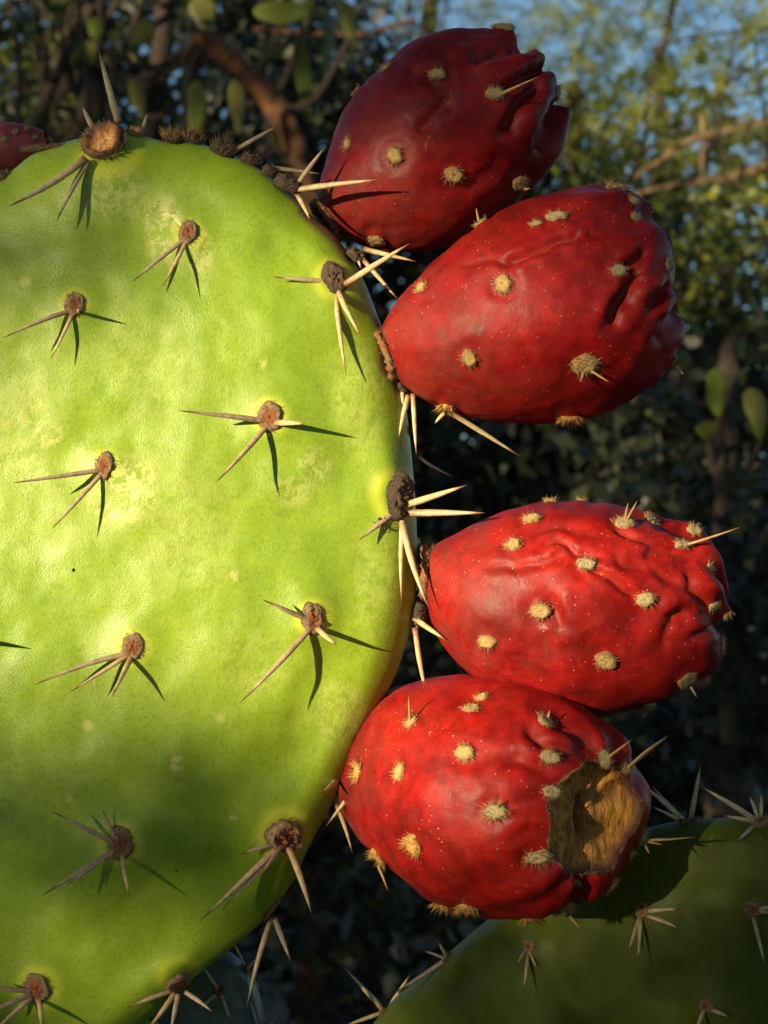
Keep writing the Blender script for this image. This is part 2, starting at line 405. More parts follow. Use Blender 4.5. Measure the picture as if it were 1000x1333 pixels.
def pad_surface(outline, centre, fr, thick, nth=420, nr=110, areoles=(), waves=1.0, seed=0.0, power=3.0):
    P = to_plane(outline, fr); c = to_plane([centre], fr)[0]
    D = catmull(P, 14) - c
    ang = np.arctan2(D[:, 1], D[:, 0]); rad = np.hypot(D[:, 0], D[:, 1])
    k = np.argsort(ang); ang, rad = ang[k], rad[k]
    th = np.linspace(-np.pi, np.pi, nth, endpoint=False)
    r = np.interp(th, np.r_[ang - 2 * np.pi, ang, ang + 2 * np.pi], np.r_[rad, rad, rad])
    s = np.sin(np.linspace(0.0, np.pi / 2, nr)); s[0] = 0.004
    prof = (1 - s ** power) ** 0.56; prof[-1] = 0.0
    o, e1, e2, n = fr
    def side(sg):
        x = c[0] + s[:, None] * r[None, :] * np.cos(th); y = c[1] + s[:, None] * r[None, :] * np.sin(th)
        z = sg * thick * np.repeat(prof[:, None], nth, 1)
        return np.stack([x, y, z], -1).reshape(-1, 3)
    A = side(1.0); Bk = side(-1.0)[:-nth][::1]
    edge = np.repeat(np.clip((1 - s) * 9, 0, 1), nth)
    A[:, 2] += waves * edge * (9 * nz(A * [1, 1, 0], 1 / 190, 3 + seed) + 4.5 * nz(A * [1, 1, 0], 1 / 70, 8 + seed) + 1.2 * nz(A * [1, 1, 0], 1 / 26, 1 + seed))
    sr_ = np.repeat(s, nth); mod = 0.55 + 0.9 * nz(A * [1, 1, 0], 1 / 120, 21 + seed)
    A[:, 2] += waves * np.clip(mod, 0, 1.2) * (-8 * np.exp(-((sr_ - 0.80) / 0.075) ** 2) + 5 * np.exp(-((sr_ - 0.925) / 0.045) ** 2))
    halo = np.zeros(len(A))
    for (px, py, sz) in areoles:
        q = to_plane([(px, py)], (fr[0] + fr[3] * thick * 0.93, fr[1], fr[2], fr[3]))[0]
        d = np.hypot(A[:, 0] - q[0], A[:, 1] - q[1])
        A[:, 2] += 5.5 * np.exp(-(d / (sz * 2.6)) ** 2) * np.clip(edge * 2, 0, 1) - 1.2 * np.exp(-((d - sz * 3.6) / (sz * 1.5)) ** 2) * edge
        halo = np.maximum(halo, np.exp(-((d - sz * 1.25) / (sz * 0.42)) ** 2))
    # faces
    FA = grid_faces(nr, nth)
    nb = (nr - 1) * nth
    off = len(A)
    FB = grid_faces(nr - 1, nth)[:, ::-1] + off
    j = np.arange(nth); j2 = (j + 1) % nth
    last = (nr - 2) * nth + off; rim = (nr - 1) * nth
    FS = np.stack([rim + j, rim + j2, last + j2, last + j], 1)
    capA = np.array([len(A) + len(Bk)]); 
    V = np.concatenate([A, Bk])
    F = np.concatenate([FA, FB, FS])
    V = o + V[:, :1] * e1 + V[:, 1:2] * e2 + V[:, 2:3] * n
    return V, F, np.r_[halo, np.zeros(len(Bk))]

def orient(nrm, up=(0, 1, 0)):
    nrm = nrm / np.linalg.norm(nrm)
    u = np.cross(np.array(up, float), nrm)
    if np.linalg.norm(u) < 1e-3: u = np.array([1.0, 0, 0])
    u /= np.linalg.norm(u); v = np.cross(nrm, u)
    return u, v, nrm

def dome(loc, nrm, a, b, h, lump=0.25, nr=9, nt=22, sink=3.0, rim=0.25, up=(0, 1, 0), rot=0.0):
    """oval felt cushion"""
    u, v, n = orient(nrm, up)
    if rot: u, v = math.cos(rot) * u + math.sin(rot) * v, -math.sin(rot) * u + math.cos(rot) * v
    rr = np.linspace(0.03, 1, nr); th = np.linspace(0, 2 * np.pi, nt, endpoint=False)
    wob = 1 + 0.10 * np.sin(2 * th + rng.uniform(0, 6)) + 0.06 * np.sin(5 * th + rng.uniform(0, 6))
    x = a * rr[:, None] * wob * np.cos(th); y = b * rr[:, None] * wob * np.sin(th)
    prof = np.sqrt(np.maximum(1 - rr ** 2.4, 0)); prof = prof - rim * np.exp(-(rr / 0.42) ** 2)
    z = h * prof[:, None] + h * lump * rng.normal(size=(nr, nt)) * (rr[:, None] < 0.97)
    z[-1] = -sink
    V = loc + x.reshape(-1, 1) * u + y.reshape(-1, 1) * v + z.reshape(-1, 1) * n
    return V, grid_faces(nr, nt), np.repeat(rr, nt)

def hairs(loc, nrm, a, b, n, length, width, spread=0.7, ring=0.0, up=(0, 1, 0), h=0.0, droop=0.0):
    """tuft of fine barbed bristles as three-sided slivers"""
    u, v, nn = orient(nrm, up); Vs, Fs, A = [], [], []
    for k in range(n):
        th = rng.uniform(0, 2 * np.pi); r = math.sqrt(rng.uniform(ring * ring, 1))
        base = loc + a * r * math.cos(th) * u + b * r * math.sin(th) * v + nn * (h * (1 - r * r) - 1.5)
        d = nn + spread * (r * (math.cos(th) * u + math.sin(th) * v) + 0.35 * rng.normal(size=3)) + np.array([0, -droop, 0])
        d /= np.linalg.norm(d); ln = length * rng.uniform(0.45, 1.15)
        w1 = np.cross(d, rng.normal(size=3)); w1 /= np.linalg.norm(w1); w2 = np.cross(d, w1)
        w = width * rng.uniform(0.7, 1.2); i = 4 * k
        Vs += [base + w * w1, base + w * (-0.5 * w1 + 0.87 * w2), base + w * (-0.5 * w1 - 0.87 * w2), base + d * ln]
        Fs += [(i, i + 1, i + 3), (i + 1, i + 2, i + 3), (i + 2, i, i + 3)]
        A += [0, 0, 0, 1]
    return np.array(Vs), np.array(Fs), np.array(A, float)

def spine_geo(base, tip, r=4.2, bend=0.03, n=7, seg=12):
    base, tip = np.asarray(base, float), np.asarray(tip, float)
    t = np.linspace(0, 1, seg); ln = np.linalg.norm(tip - base)
    side = np.cross(tip - base, rng.normal(size=3)); side /= max(np.linalg.norm(side), 1e-6)
    P = base + (tip - base) * t[:, None] + side * (bend * ln * np.sin(np.pi * t) * rng.uniform(-1, 1))[:, None]
    rad = r * (1.0 + 0.12 * np.sin(np.pi * t * 1.3)) * np.clip((1 - t ** 2.1), 0, 1) ** 0.8 + 0.22
    rad[0] *= 1.25
    return tube(P, rad, n, 0.72, 0.03)

def add_areole(th, org, surf, px, py, a, b, spines=(), felt='areole', glo='glochid_brown', nh=90, hl=8, h=4.5, smat='spine', zg=0.0, hw=0.55, sr=4.0, ring=0.7, spread=0.9, lump=0.24, droop=0.0, name='areole', edge=False):
    loc, nrm = surf.hit(px, py, zg)
    if edge:
        loc = L(px, py, 10); rd = loc - L(110, 740); rd[2] = 0; rd /= np.linalg.norm(rd); nrm = 0.92 * rd + np.array([0, 0, 0.40]); nrm /= np.linalg.norm(nrm)
    V, F, A = dome(loc, nrm, a, b * (1.12 if surf is PS and not edge else 1.0), h, lump)
    ar = mesh_obj(name, W(V), F, M[felt], th, attrs={'along': A}, origin=org)
    if nh:
        Vh, Fh, Ah = hairs(loc, nrm, a, b, nh, hl, hw, spread, ring, h=h * 0.9, droop=droop)
        g = mesh_obj('glochid_tuft', W(Vh), Fh, M[glo], ar, False, {'along': Ah}, org); g['kind'] = 'stuff'
    k = 0
    for sp in spines:
        tx, ty, rz = sp[:3]; rz = rz * 0.72 if rz > 0 else rz
        rad = 0.9 * (sp[3] if len(sp) > 3 else sr)
        mt = sp[4] if len(sp) > 4 else smat
        if len(sp) > 5: bl = L(sp[5][0], sp[5][1], loc[2] + 3)
        else:
            tip0 = L(tx, ty, loc[2] + rz); d = tip0 - loc; d[2] = 0; d /= max(np.linalg.norm(d), 1e-6)
            bl = loc + nrm * h * 0.4 + np.array([d[0] * a * 0.55, d[1] * b * 0.55 - b * 0.25, 0])
        tip = L(tx, ty, loc[2] + rz)
        Vs, Fs, As = spine_geo(bl - (tip - bl) * 0.03, tip, rad)
        mesh_obj('spine', W(Vs), Fs, M[mt], ar, True, {'along': As}, org)
    return ar, loc, nrm

# ---- the big pad
MAIN = [(0, 232), (45, 201), (100, 182), (135, 178), (168, 174), (215, 185), (255, 187), (300, 201), (345, 226), (380, 258), (410, 285), (440, 312),
        (470, 358), (492, 412), (515, 470), (530, 540), (540, 640), (543, 720), (538, 800), (520, 866), (492, 926), (462, 985), (432, 1048),
        (404, 1100), (380, 1150), (345, 1196), (300, 1236), (255, 1271), (222, 1302), (180, 1340), (120, 1400), (40, 1445), (-40, 1440), (-120, 1380),
        (-220, 1220), (-310, 990), (-345, 760), (-320, 540), (-240, 385), (-120, 285)]
FR = plane_frame(0, 0, 500)
PA = [(245, 303, 12), (97, 397, 12), (435, 360, 18), (351, 543, 15), (136, 607, 12), (518, 645, 22), (408, 805, 15), (173, 843, 14),
      (155, 1098, 18), (368, 1090, 22), (48, 1287, 18), (230, 1280, 18), (-40, 826, 14), (138, 186, 26), (-60, 540, 14), (-80, 1080, 14)]
V, F, halo = pad_surface(MAIN, (110, 740), FR, 84, 560, 150, PA, power=4.6)
P2 = project(V); scar = np.zeros(len(V)); cork = np.zeros(len(V))
for cx, cy, rx, ry, w in [(165, 640, 38, 42, 1.0), (140, 655, 22, 26, .7), (215, 300, 24, 44, .8), (262, 330, 16, 30, .8), (64, 566, 18, 14, .7), (410, 610, 20, 26, .6),
                          (150, 255, 40, 34, .55), (230, 995, 8, 16, .9), (304, 1065, 4, 6, .9), (343, 472, 5, 7, 1.), (305, 750, 6, 8, .8), (380, 640, 26, 20, .5), (92, 1040, 5, 5, .7), (30, 560, 40, 60, .35),
                          (470, 520, 34, 70, .3), (490, 760, 30, 70, .3), (440, 930, 36, 40, .35), (200, 480, 60, 60, .2), (330, 860, 50, 40, .25), (250, 690, 60, 80, .22)]:
    q = ((P2[:, 0] - cx) / rx) ** 2 + ((P2[:, 1] - cy) / ry) ** 2
    scar = np.maximum(scar, w * np.clip(1.6 - q, 0, 1))
d, _ = seg_dist(P2, [(196, 278), (205, 272), (222, 276), (236, 290)]); scar = np.maximum(scar, 1.6 * np.clip(1.5 - d / 4, 0, 1))
d, _ = seg_dist(P2, [(148, 645), (170, 625), (196, 612), (193, 645), (170, 668), (150, 672)]); scar = np.maximum(scar, 1.5 * np.clip(1.5 - d / 6, 0, 1))
scar[V[:, 2] < 0] = 0
for line, w in [([(395, 275), (440, 314), (455, 335)], 9), ([(495, 415), (500, 480), (520, 505)], 7), ([(546, 715), (545, 810)], 6), ([(505, 905), (465, 965)], 7)]:
    d, _ = seg_dist(P2, line); cork = np.maximum(cork, np.clip(1.4 - d / w, 0, 1))
org = tuple(W(L(60, 1445)))
pad = thing('cactus_pad', org, 'large bright green prickly pear pad bearing red fruits along its edge', 'cactus pad', 'prickly pear pads')
mesh_obj('flesh', W(V), F, M['pad'], pad, attrs={'scar': scar, 'halo': halo * 0.75, 'cork': cork}, origin=org)
PS = Surf(V, F)

G = 'spine_grey'
add_areole(pad, org, PS, 245, 303, 12, 16, [(173, 367, 70, 3.0, G), (212, 373, 80, 2.8)])
add_areole(pad, org, PS, 97, 397, 12, 16, [(3, 441, 80, 3.0, G), (66, 468, 40, 2.6), (104, 404, 75, 2.6)])
add_areole(pad, org, PS, 435, 362, 17, 21, [(356, 361, 40, 3.4, G), (534, 317, 80, 4.2, 'spine', (452, 369)), (451, 490, 45, 3.6), (471, 440, 70, 3.8)], felt='areole_dark', nh=80)
add_areole(pad, org, PS, 351, 543, 15, 20, [(233, 535, 90, 3.6, G), (282, 628, 105, 3.6, G), (398, 552, 62, 4.0)])
add_areole(pad, org, PS, 136, 607, 12, 16, [(18, 629, 85, 3.2, G), (68, 689, 75, 3.0, G)])
add_areole(pad, org, PS, 520, 645, 22, 30, [(608, 632, 70, 4.6, 'spine', (528, 658)), (631, 668, 55, 4.6, 'spine', (535, 668)), (467, 704, 55, 4.0, G), (523, 786, 10, 3.6), (558, 792, 55, 4.8, 'spine', (524, 682))],
           felt='areole_dark', nh=130, hl=10, h=14)
add_areole(pad, org, PS, 408, 806, 15, 20, [(342, 781, 60, 3.6, G), (312, 916, 100, 3.8, G), (438, 840, 60, 4.0)])
add_areole(pad, org, PS, 173, 843, 14, 18, [(45, 892, 60, 3.4, G), (92, 901, 55, 3.0), (146, 907, 88, 3.6)])
add_areole(pad, org, PS, 157, 1098, 17, 19, [(68, 1057, 60, 3.2, G), (55, 1166, 85, 3.6, G), (87, 1153, 60, 3.0, G), (169, 1168, 70, 3.6), (134, 1056, 14, 3.0, G)])
add_areole(pad, org, PS, 370, 1088, 24, 22, [(313, 1113, 45, 3.2, G), (260, 1200, 70, 4.2), (288, 1186, 45, 3.2), (406, 1191, 60, 4.4), (341, 1140, 85, 3.2, G)], nh=150, hl=11, h=12, ring=0.8)
add_areole(pad, org, PS, 357, 1184, 15, 20, [(321, 1313, 40, 3.6), (379, 1253, 40, 3.6)], felt='areole_dark', nh=60)
add_areole(pad, org, PS, 48, 1287, 17, 19, [(-30, 1283, 60, 3.4, G), (-40, 1330, 80, 3.6, G), (54, 1345, 70, 3.6), (-10, 1345, 70, 3.4)])
add_areole(pad, org, PS, 232, 1281, 20, 18, [(164, 1313, 50, 3.4, G), (193, 1340, 60, 3.6), (222, 1345, 60, 3.4, G), (277, 1318, 30, 3.2, G)], nh=60)
add_areole(pad, org, PS, -42, 826, 14, 18, [(-60, 905, 70, 3.4), (-15, 838, 66, 3.6)])
# top rim: torn fruit scar, golden tufts, spines
def rim_scar():
    loc, nrm = PS.hit(138, 189); nrm = np.array([-0.22, 0.36, 0.90])
    Vd, Fd, A = dome(loc + nrm * 7, nrm, 29, 25, 9, 0.26, 14, 40, 8, 0, rot=0.35)
    u, v, n = orient(nrm)
    dd = np.linalg.norm((Vd - loc) - ((Vd - loc) @ n)[:, None] * n, axis=1) / 28
    Vd = Vd + n * (-13 * np.clip(1.0 - (dd / 0.72) ** 2, 0, 1))[:, None] + n * (6 * np.exp(-((dd - 0.85) / 0.12) ** 2))[:, None]
    rs = mesh_obj('fruit_scar', W(Vd), Fd, M['raw'], pad, attrs={'along': A}, origin=org)
    Vh, Fh, Ah = hairs(loc + nrm * 8, nrm, 30, 26, 320, 10, 0.9, 0.9, 0.84, h=0)
    g = mesh_obj('glochid_tuft', W(Vh), Fh, M['glochid_brown'], rs, False, {'along': Ah}, org); g['kind'] = 'stuff'
    for b0, t0, r, mt in [((154, 160, 8), (128, 64, 30), 4.2, 'spine'), ((121, 168, 4), (107, 138, 10), 3.2, 'spine'), ((111, 208, 62), (12, 269, 150), 4.6, 'spine'), ((115, 210, 60), (74, 288, 105), 3.4, G), ((186, 168, 0), (192, 148, 0), 2.0, G)]:
        Vs, Fs, As = spine_geo(L(*b0), L(*t0), r); mesh_obj('spine', W(Vs), Fs, M[mt], rs, True, {'along': As}, org)
rim_scar()
add_areole(pad, org, PS, 178, 172, 11, 9, (), 'tan_felt', 'glochid_brown', 60, 9, 6, ring=0, edge=True)
add_areole(pad, org, PS, 226, 181, 15, 11, (), 'areole_dark', 'glochid_orange', 110, 17, 8, ring=0, spread=0.8, edge=True)
add_areole(pad, org, PS, 252, 181, 13, 11, (), 'areole_dark', 'glochid_orange', 90, 16, 8, ring=0, spread=0.8, edge=True)
add_areole(pad, org, PS, 290, 197, 15, 17, (), 'areole_dark', 'glochid_brown', 120, 19, 12, ring=0, spread=0.5, edge=True)
add_areole(pad, org, PS, 328, 209, 15, 11, [(364, 163, 5, 3.2, G, (310, 194))], 'areole_dark', 'glochid_brown', 70, 9, 8, ring=0, edge=True)
add_areole(pad, org, PS, 352, 224, 13, 11, (), 'areole_dark', 'glochid_brown', 60, 8, 8, ring=0, edge=True)
add_areole(pad, org, PS, 375, 242, 19, 17, [(496, 234, 70, 4.0, 'spine', (382, 248)), (425, 190, 20, 3.4, G, (388, 240)), (404, 287, 40, 3.4, 'spine', (387, 254)), (419, 227, -20, 3.0, G, (356, 219))], 'areole_dark', 'glochid_brown', 80, 9, 12, ring=0, edge=True)
add_areole(pad, org, PS, 5, 232, 14, 13, [(-30, 215, 10, 3.2, G)], 'areole_dark', 'glochid_brown', 60, 8, 8, ring=0, edge=True)
add_areole(pad, org, PS, 60, 193, 34, 7, (), 'areole_dark', 'glochid_brown', 130, 7, 4, ring=0, edge=True)
# areoles hidden at the feet of the fruits
add_areole(pad, org, PS, 463, 334, 12, 12, [(518, 390, 5, 3.4, 'spine', (470, 335)), (542, 341, 10, 3.4, 'spine', (475, 325)), (470, 350, 12, 2.6, 'spine', (463, 328))], 'areole_dark', 'glochid_brown', 60, 8, 8, ring=0, edge=True)
add_areole(pad, org, PS, 521, 500, 10, 14, [(519, 572, 30, 3.4, 'spine', (531, 517)), (542, 592, 10, 3.4, 'spine', (538, 515)), (525, 530, 12, 2.8, 'spine', (524, 505))], 'areole_dark', 'glochid_brown', 60, 8, 8, ring=0, edge=True)
add_areole(pad, org, PS, 545, 800, 10, 16, [(581, 834, 60, 4.0, 'spine', (541, 806)), (558, 914, -6, 3.8, 'spine', (541, 820))], 'areole_dark', 'glochid_brown', 70, 8, 8, ring=0, edge=True)
add_areole(pad, org, PS, 462, 1010, 12, 14, [(418, 1033, 120, 4.0), (424, 1077, 60, 3.6, 'spine', (474, 1014)), (459, 1112, 0, 3.0, 'spine', (438, 1048))], 'areole_dark', 'glochid_brown', 50, 8, 8, ring=0)
add_areole(pad, org, PS, 536, 560, 5, 6, [(592, 622, -60, 1.8, G, (548, 597))], 'areole_dark', 'glochid_brown', 10, 6, 3, ring=0)

# ------------------------------------------------------------------ fruits
def loft(frame, stations, rimz, nphi=220):
    """frame: origin, A (along), Bv, C; stations rows: along, centre offset on B, radius B, radius C"""
    o, A, Bv, C = frame
    ph = np.linspace(0, 2 * np.pi, nphi, endpoint=False)
    st = np.asarray(stations)
    V = o + st[:, 0, None, None] * A + (st[:, 1, None] + st[:, 2, None] * np.cos(ph))[..., None] * Bv + (st[:, 3, None] * np.sin(ph))[..., None] * C
    return V.reshape(-1, 3), grid_faces(len(st), nphi), ph

def fruit(name, label, frame, stations, mat, creases, areoles, rim, zg, wr=1.0, lobes=7, org_px=None, scar_depth=34, scar_pad=1.0, wrinkle_zone=0.55, slit=None, dents=(), oblique=0.0, fold=0.8):
    nphi = 240
    V, F, ph = loft(frame, stations, 0, nphi); st = np.asarray(stations); ns = len(st)
    o, A, Bv, C = frame
    # orientation: outward normals
    N = vnormals(V, F)
    cen = o + st[:, 0, None] * A + st[:, 1, None] * Bv
    if np.mean(np.sum(N * (V - np.repeat(cen, nphi, 0)), 1)) < 0: F = F[:, ::-1]; N = -N
    al = np.repeat((st[:, 0] - st[0, 0]) / (st[-1, 0] - st[0, 0]), nphi); phi = np.tile(ph, ns)
    sd_ = zg * 0.37 + len(creases)
    # soft pleats that deepen to the crown, low lumps, finer wrinkles
    zone = smooth01(al, wrinkle_zone, 1.0)
    pl = np.sin(lobes * phi + 2.2 * np.sin(2 * phi + sd_) + 0.8 * al * 3)
    D = zone * (5.5 * pl * wr)
    n1 = nz(V, 1 / 95, sd_); n2 = nz(V * 1.0, 1 / 38, sd_ + 4); n3 = nz(V, 1 / 16, sd_ + 9)
    D += 6 * n1 + wr * (0.35 + 0.65 * smooth01(al, 0.2, 0.8)) * (2.6 * n2) + 0.6 * n3
    D *= smooth01(al, 0.0, 0.10)
    V = V + N * D[:, None]
    if oblique:
        cv = np.array([0, 0, 1.0]) - A * A[2]; cv /= np.linalg.norm(cv)
        V = V - A * (math.tan(oblique) * ((V - np.repeat(cen, nphi, 0)) @ cv) * smooth01(al, 0.45, 1.0))[:, None]
    # traced folds
    P = project(V); front = N[:, 2] > -0.05; cr = np.zeros(len(V))
    jit = np.stack([nz(V, 1 / 22, 31), nz(V, 1 / 22, 57)], 1) * 5
    for line, dep, wid, bul in creases:
        dd, par = seg_dist(P + jit, catmull(line, 6, False)); taper = np.clip(np.minimum(par, 1 - par) * 5 + 0.25, 0, 1)
        g = np.exp(-(dd / wid) ** 2) * taper * front
        side = np.exp(-((dd - wid * 2.2) / (wid * 1.4)) ** 2) * taper * front
        V = V - N * (fold * dep * g)[:, None] + N * (0.7 * fold * bul * side)[:, None]
        cr = np.maximum(cr, np.exp(-(dd / max(wid * 0.45, 1.6)) ** 2) * taper * front * min(dep / 9, 1))
    for cx, cy, r, dep in dents:
        q = np.hypot(P[:, 0] - cx, P[:, 1] - cy); V = V - N * (dep * np.exp(-(q / r) ** 2) * front)[:, None]
    # little hollows round the areoles
    for a in areoles:
        q = np.hypot(P[:, 0] - a[0], P[:, 1] - a[1]); V = V - N * (2.6 * np.exp(-((q - 15) / 9) ** 2) * front)[:, None]
    org = tuple(W(o + st[0, 0] * A))
    t = thing(name, org, label, 'cactus fruit', 'red prickly pear fruits on the big pad')
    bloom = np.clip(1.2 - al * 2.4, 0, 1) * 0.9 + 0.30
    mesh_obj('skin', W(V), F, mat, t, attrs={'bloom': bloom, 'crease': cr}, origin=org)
    SF = Surf(V, F)
    # dished flower scar inside the rim
    rimv = V[-nphi:]; c = rimv.mean(0); An = np.linalg.svd(rimv - c)[2][2]; An = An if An @ A > 0 else -An; prof = [(1.0, 0.0), (0.985, 1.5), (0.965, 0.5), (0.94, -4), (0.90, -0.45 * scar_depth), (0.84, -0.72 * scar_depth), (0.7, -0.9 * scar_depth), (0.5, -scar_depth), (0.3, -1.05 * scar_depth), (0.12, -1.08 * scar_depth), (0.01, -1.08 * scar_depth)]
    pr = []
    for i in range(len(prof) - 1):
        for k in range(4):
            f = k / 4; pr.append((prof[i][0] * (1 - f) + prof[i + 1][0] * f, prof[i][1] * (1 - f) + prof[i + 1][1] * f))
    pr.append(prof[-1]); pr = np.array(pr)
    ruf = 1 + 0.02 * np.sin(5 * ph + 1) + 0.022 * np.array([noise.noise((9 * math.cos(x), 9 * math.sin(x), sd_ + 7)) for x in ph]) + 0.05 * np.array([noise.noise((3.2 * math.cos(x), 3.2 * math.sin(x), sd_)) for x in ph])
    SV = c + pr[:, 0, None, None] * (rimv - c)[None] * np.where(pr[:, 0, None, None] > 0.995, 1.0, ruf[None, :, None]) + pr[:, 1, None, None] * An
    SV = SV.reshape(-1, 3); SV += An * (3.0 * nz(SV, 1 / 14, 3))[:, None] * np.repeat(pr[:, 0] < 0.9, nphi)[:, None]
    dark = np.repeat(np.clip(1 - np.abs(pr[:, 0] - 0.96) / 0.13, 0, 1), nphi) * 0.95
    if slit is not None:
        P3 = project(SV); dd, par = seg_dist(P3, slit); g = np.exp(-(dd / 5.0) ** 2); SV = SV - An * (20 * g)[:, None]; dark = np.maximum(dark, g * 0.8)
    SFc = grid_faces(len(pr), nphi)
    mesh_obj('flower_scar', W(SV), SFc, M['scar'], t, attrs={'along': dark}, origin=org)
    # corky fuzzy ring where the fruit joins the pad
    k0 = 4
    ring_c = cen[k0]; rad = V[k0 * nphi:(k0 + 1) * nphi]
    idx = np.linspace(0, nphi, 40, endpoint=False).astype(int); loop = rad[idx] + (rad[idx] - ring_c) * 0.06
    th2 = np.linspace(0, 2 * np.pi, 8, endpoint=False); RV = []
    for q in range(len(loop)):
        e = (loop[q] - ring_c); e /= np.linalg.norm(e); rr = 5.0 * rng.uniform(0.5, 1.4)
        RV += [loop[q] + rr * (math.cos(x) * e + math.sin(x) * A) - A * 4 for x in th2]
    RV = np.array(RV); m = len(loop); i = np.arange(m)[:, None]; j = np.arange(8)[None, :]
    RF = np.stack([i * 8 + j, i * 8 + (j + 1) % 8, ((i + 1) % m) * 8 + (j + 1) % 8, ((i + 1) % m) * 8 + j], -1).reshape(-1, 4)
    br = mesh_obj('base_ring', W(RV), RF, M['areole'], t, attrs={'along': rng.uniform(0, 1, len(RV))}, origin=org)
    hs = [hairs(loop[q], (loop[q] - ring_c) / np.linalg.norm(loop[q] - ring_c) - 0.3 * A, 5, 5, 14, 12, 0.5, 0.8) for q in range(m)]
    HV, HF, HA = merge(hs); g = mesh_obj('glochid_tuft', W(HV), HF, M['glochid_brown'], br, False, {'along': HA}, org); g['kind'] = 'stuff'
    for a in areoles:
        px, py, sx, sy, felt = a[:5]; br_ = a[5] if len(a) > 5 else ()
        glo = 'glochid_orange' if felt == 'orange_felt' else 'glochid_tan'
        big = felt in ('orange_felt',) or sx > 15
        add_areole(t, org, SF, px, py, sx, sy, [(x if len(x) > 3 else (x[0], x[1], x[2], 1.7, 'bristle')) for x in br_], felt, glo, 90 if big else 60, 14 if big else 9, sx * rng.uniform(0.22, 0.42), zg=zg, hw=0.6, ring=0.5, spread=1.1, lump=0.13, droop=0.25)
    # dry fuzz left round the rim of the scar
    hs = [hairs(p, An + 0.4 * (p - c) / np.linalg.norm(p - c), 3, 3, int(rng.integers(2, 7)), 7, 0.7, 1.2) for p in rimv[::7]]
    HV, HF, HA = merge(hs); g = mesh_obj('rim_fuzz', W(HV), HF, M['glochid_tan'], t, False, {'along': HA}, org); g['kind'] = 'stuff'
    return t, SF, V, nphi, c

def flat_frame(base, tip, z, lean=0.0):
    b, tp = L(*base, z), L(*tip, z + lean); A = tp - b; Ln = np.linalg.norm(A); A /= Ln
    Bv = np.array([-A[1], A[0], 0]); Bv /= np.linalg.norm(Bv); C = np.cross(A, Bv)
    return (b, A, Bv, C), Ln

def outline_stations(poly, base, tip, z, lean, tip_frac, depth_k, n=150):
    fr, Ln = flat_frame(base, tip, z, lean); o, A, Bv, C = fr
    D = catmull([L(x, y, z)[:2] for x, y in poly], 12) - o[:2]
    a2 = A[:2] / np.linalg.norm(A[:2]); a = D @ a2; b = D @ np.array([-a2[1], a2[0]])
    cosl = np.linalg.norm(A[:2])
    a0 = a.min() + 0.6; a1 = a.max() * tip_frac
    tau = np.linspace(0, 1, n); s = a0 + (a1 - a0) * (0.55 * tau ** 1.9 + 0.45 * tau)
    rows = []; m = len(a)
    for x in s:
        i = np.arange(m); j = (i + 1) % m
        k = (a[i] - x) * (a[j] - x) <= 0
        bb = b[i][k] + (b[j][k] - b[i][k]) * (x - a[i][k]) / np.where(np.abs(a[j][k] - a[i][k]) < 1e-9, 1e-9, a[j][k] - a[i][k])
        up, dn = bb.max(), bb.min(); rows.append([x / cosl, (up + dn) / 2, (up - dn) / 2, depth_k * (up - dn) / 2])
    rows = np.array(rows)
    for c in (1, 2, 3):
        q = rows[:, c].copy(); q[2:-2] = (q[:-4] + q[1:-3] + q[2:-2] + q[3:-1] + q[4:]) / 5; rows[:, c] = q
    return fr, rows

F1 = [(411, 262), (420, 225), (430, 190), (446, 150), (470, 110), (500, 80), (530, 55), (562, 40), (600, 36), (650, 33), (680, 48), (705, 78), (722, 98), (738, 120), (738, 150), (728, 190), (710, 225), (682, 258), (650, 280), (612, 304), (575, 322), (530, 327), (490, 323), (452, 310), (425, 290)]
fr, st = outline_stations(F1, (420, 285), (700, 82), -70, -40, 0.955, 0.95)
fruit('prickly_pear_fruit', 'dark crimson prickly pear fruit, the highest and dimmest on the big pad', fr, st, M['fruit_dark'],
      [([(700, 56), (660, 64), (612, 76)], 12, 7, 3), ([(716, 84), (690, 98), (655, 112)], 14, 7, 4), ([(705, 104), (680, 135), (655, 175)], 13, 8, 4), ([(735, 130), (715, 165), (700, 200)], 12, 8, 3),
       ([(585, 128), (565, 152), (545, 172)], 4, 9, 1.5), ([(590, 70), (560, 85), (530, 96)], 5, 9, 1.5), ([(650, 200), (640, 225), (600, 250)], 3, 10, 1)],
      [(502, 88, 8, 6, 'tan_felt'), (569, 97, 11, 9, 'tan_felt'), (452, 187, 8, 8, 'tan_felt'), (514, 203, 11, 11, 'tan_felt'), (591, 228, 13, 11, 'tan_felt'), (677, 240, 13, 11, 'tan_felt', [(690, 246, 20)]),
       (490, 313, 10, 9, 'tan_felt'), (645, 122, 12, 9, 'pale_felt', [(702, 100, 60), (688, 107, 40)]), (729, 121, 14, 10, 'pale_felt'), (655, 36, 15, 7, 'pale_felt'), (463, 118, 6, 8, 'pale_felt')],
      None, -70, 1.15, 7, wrinkle_zone=0.55, fold=1.35)

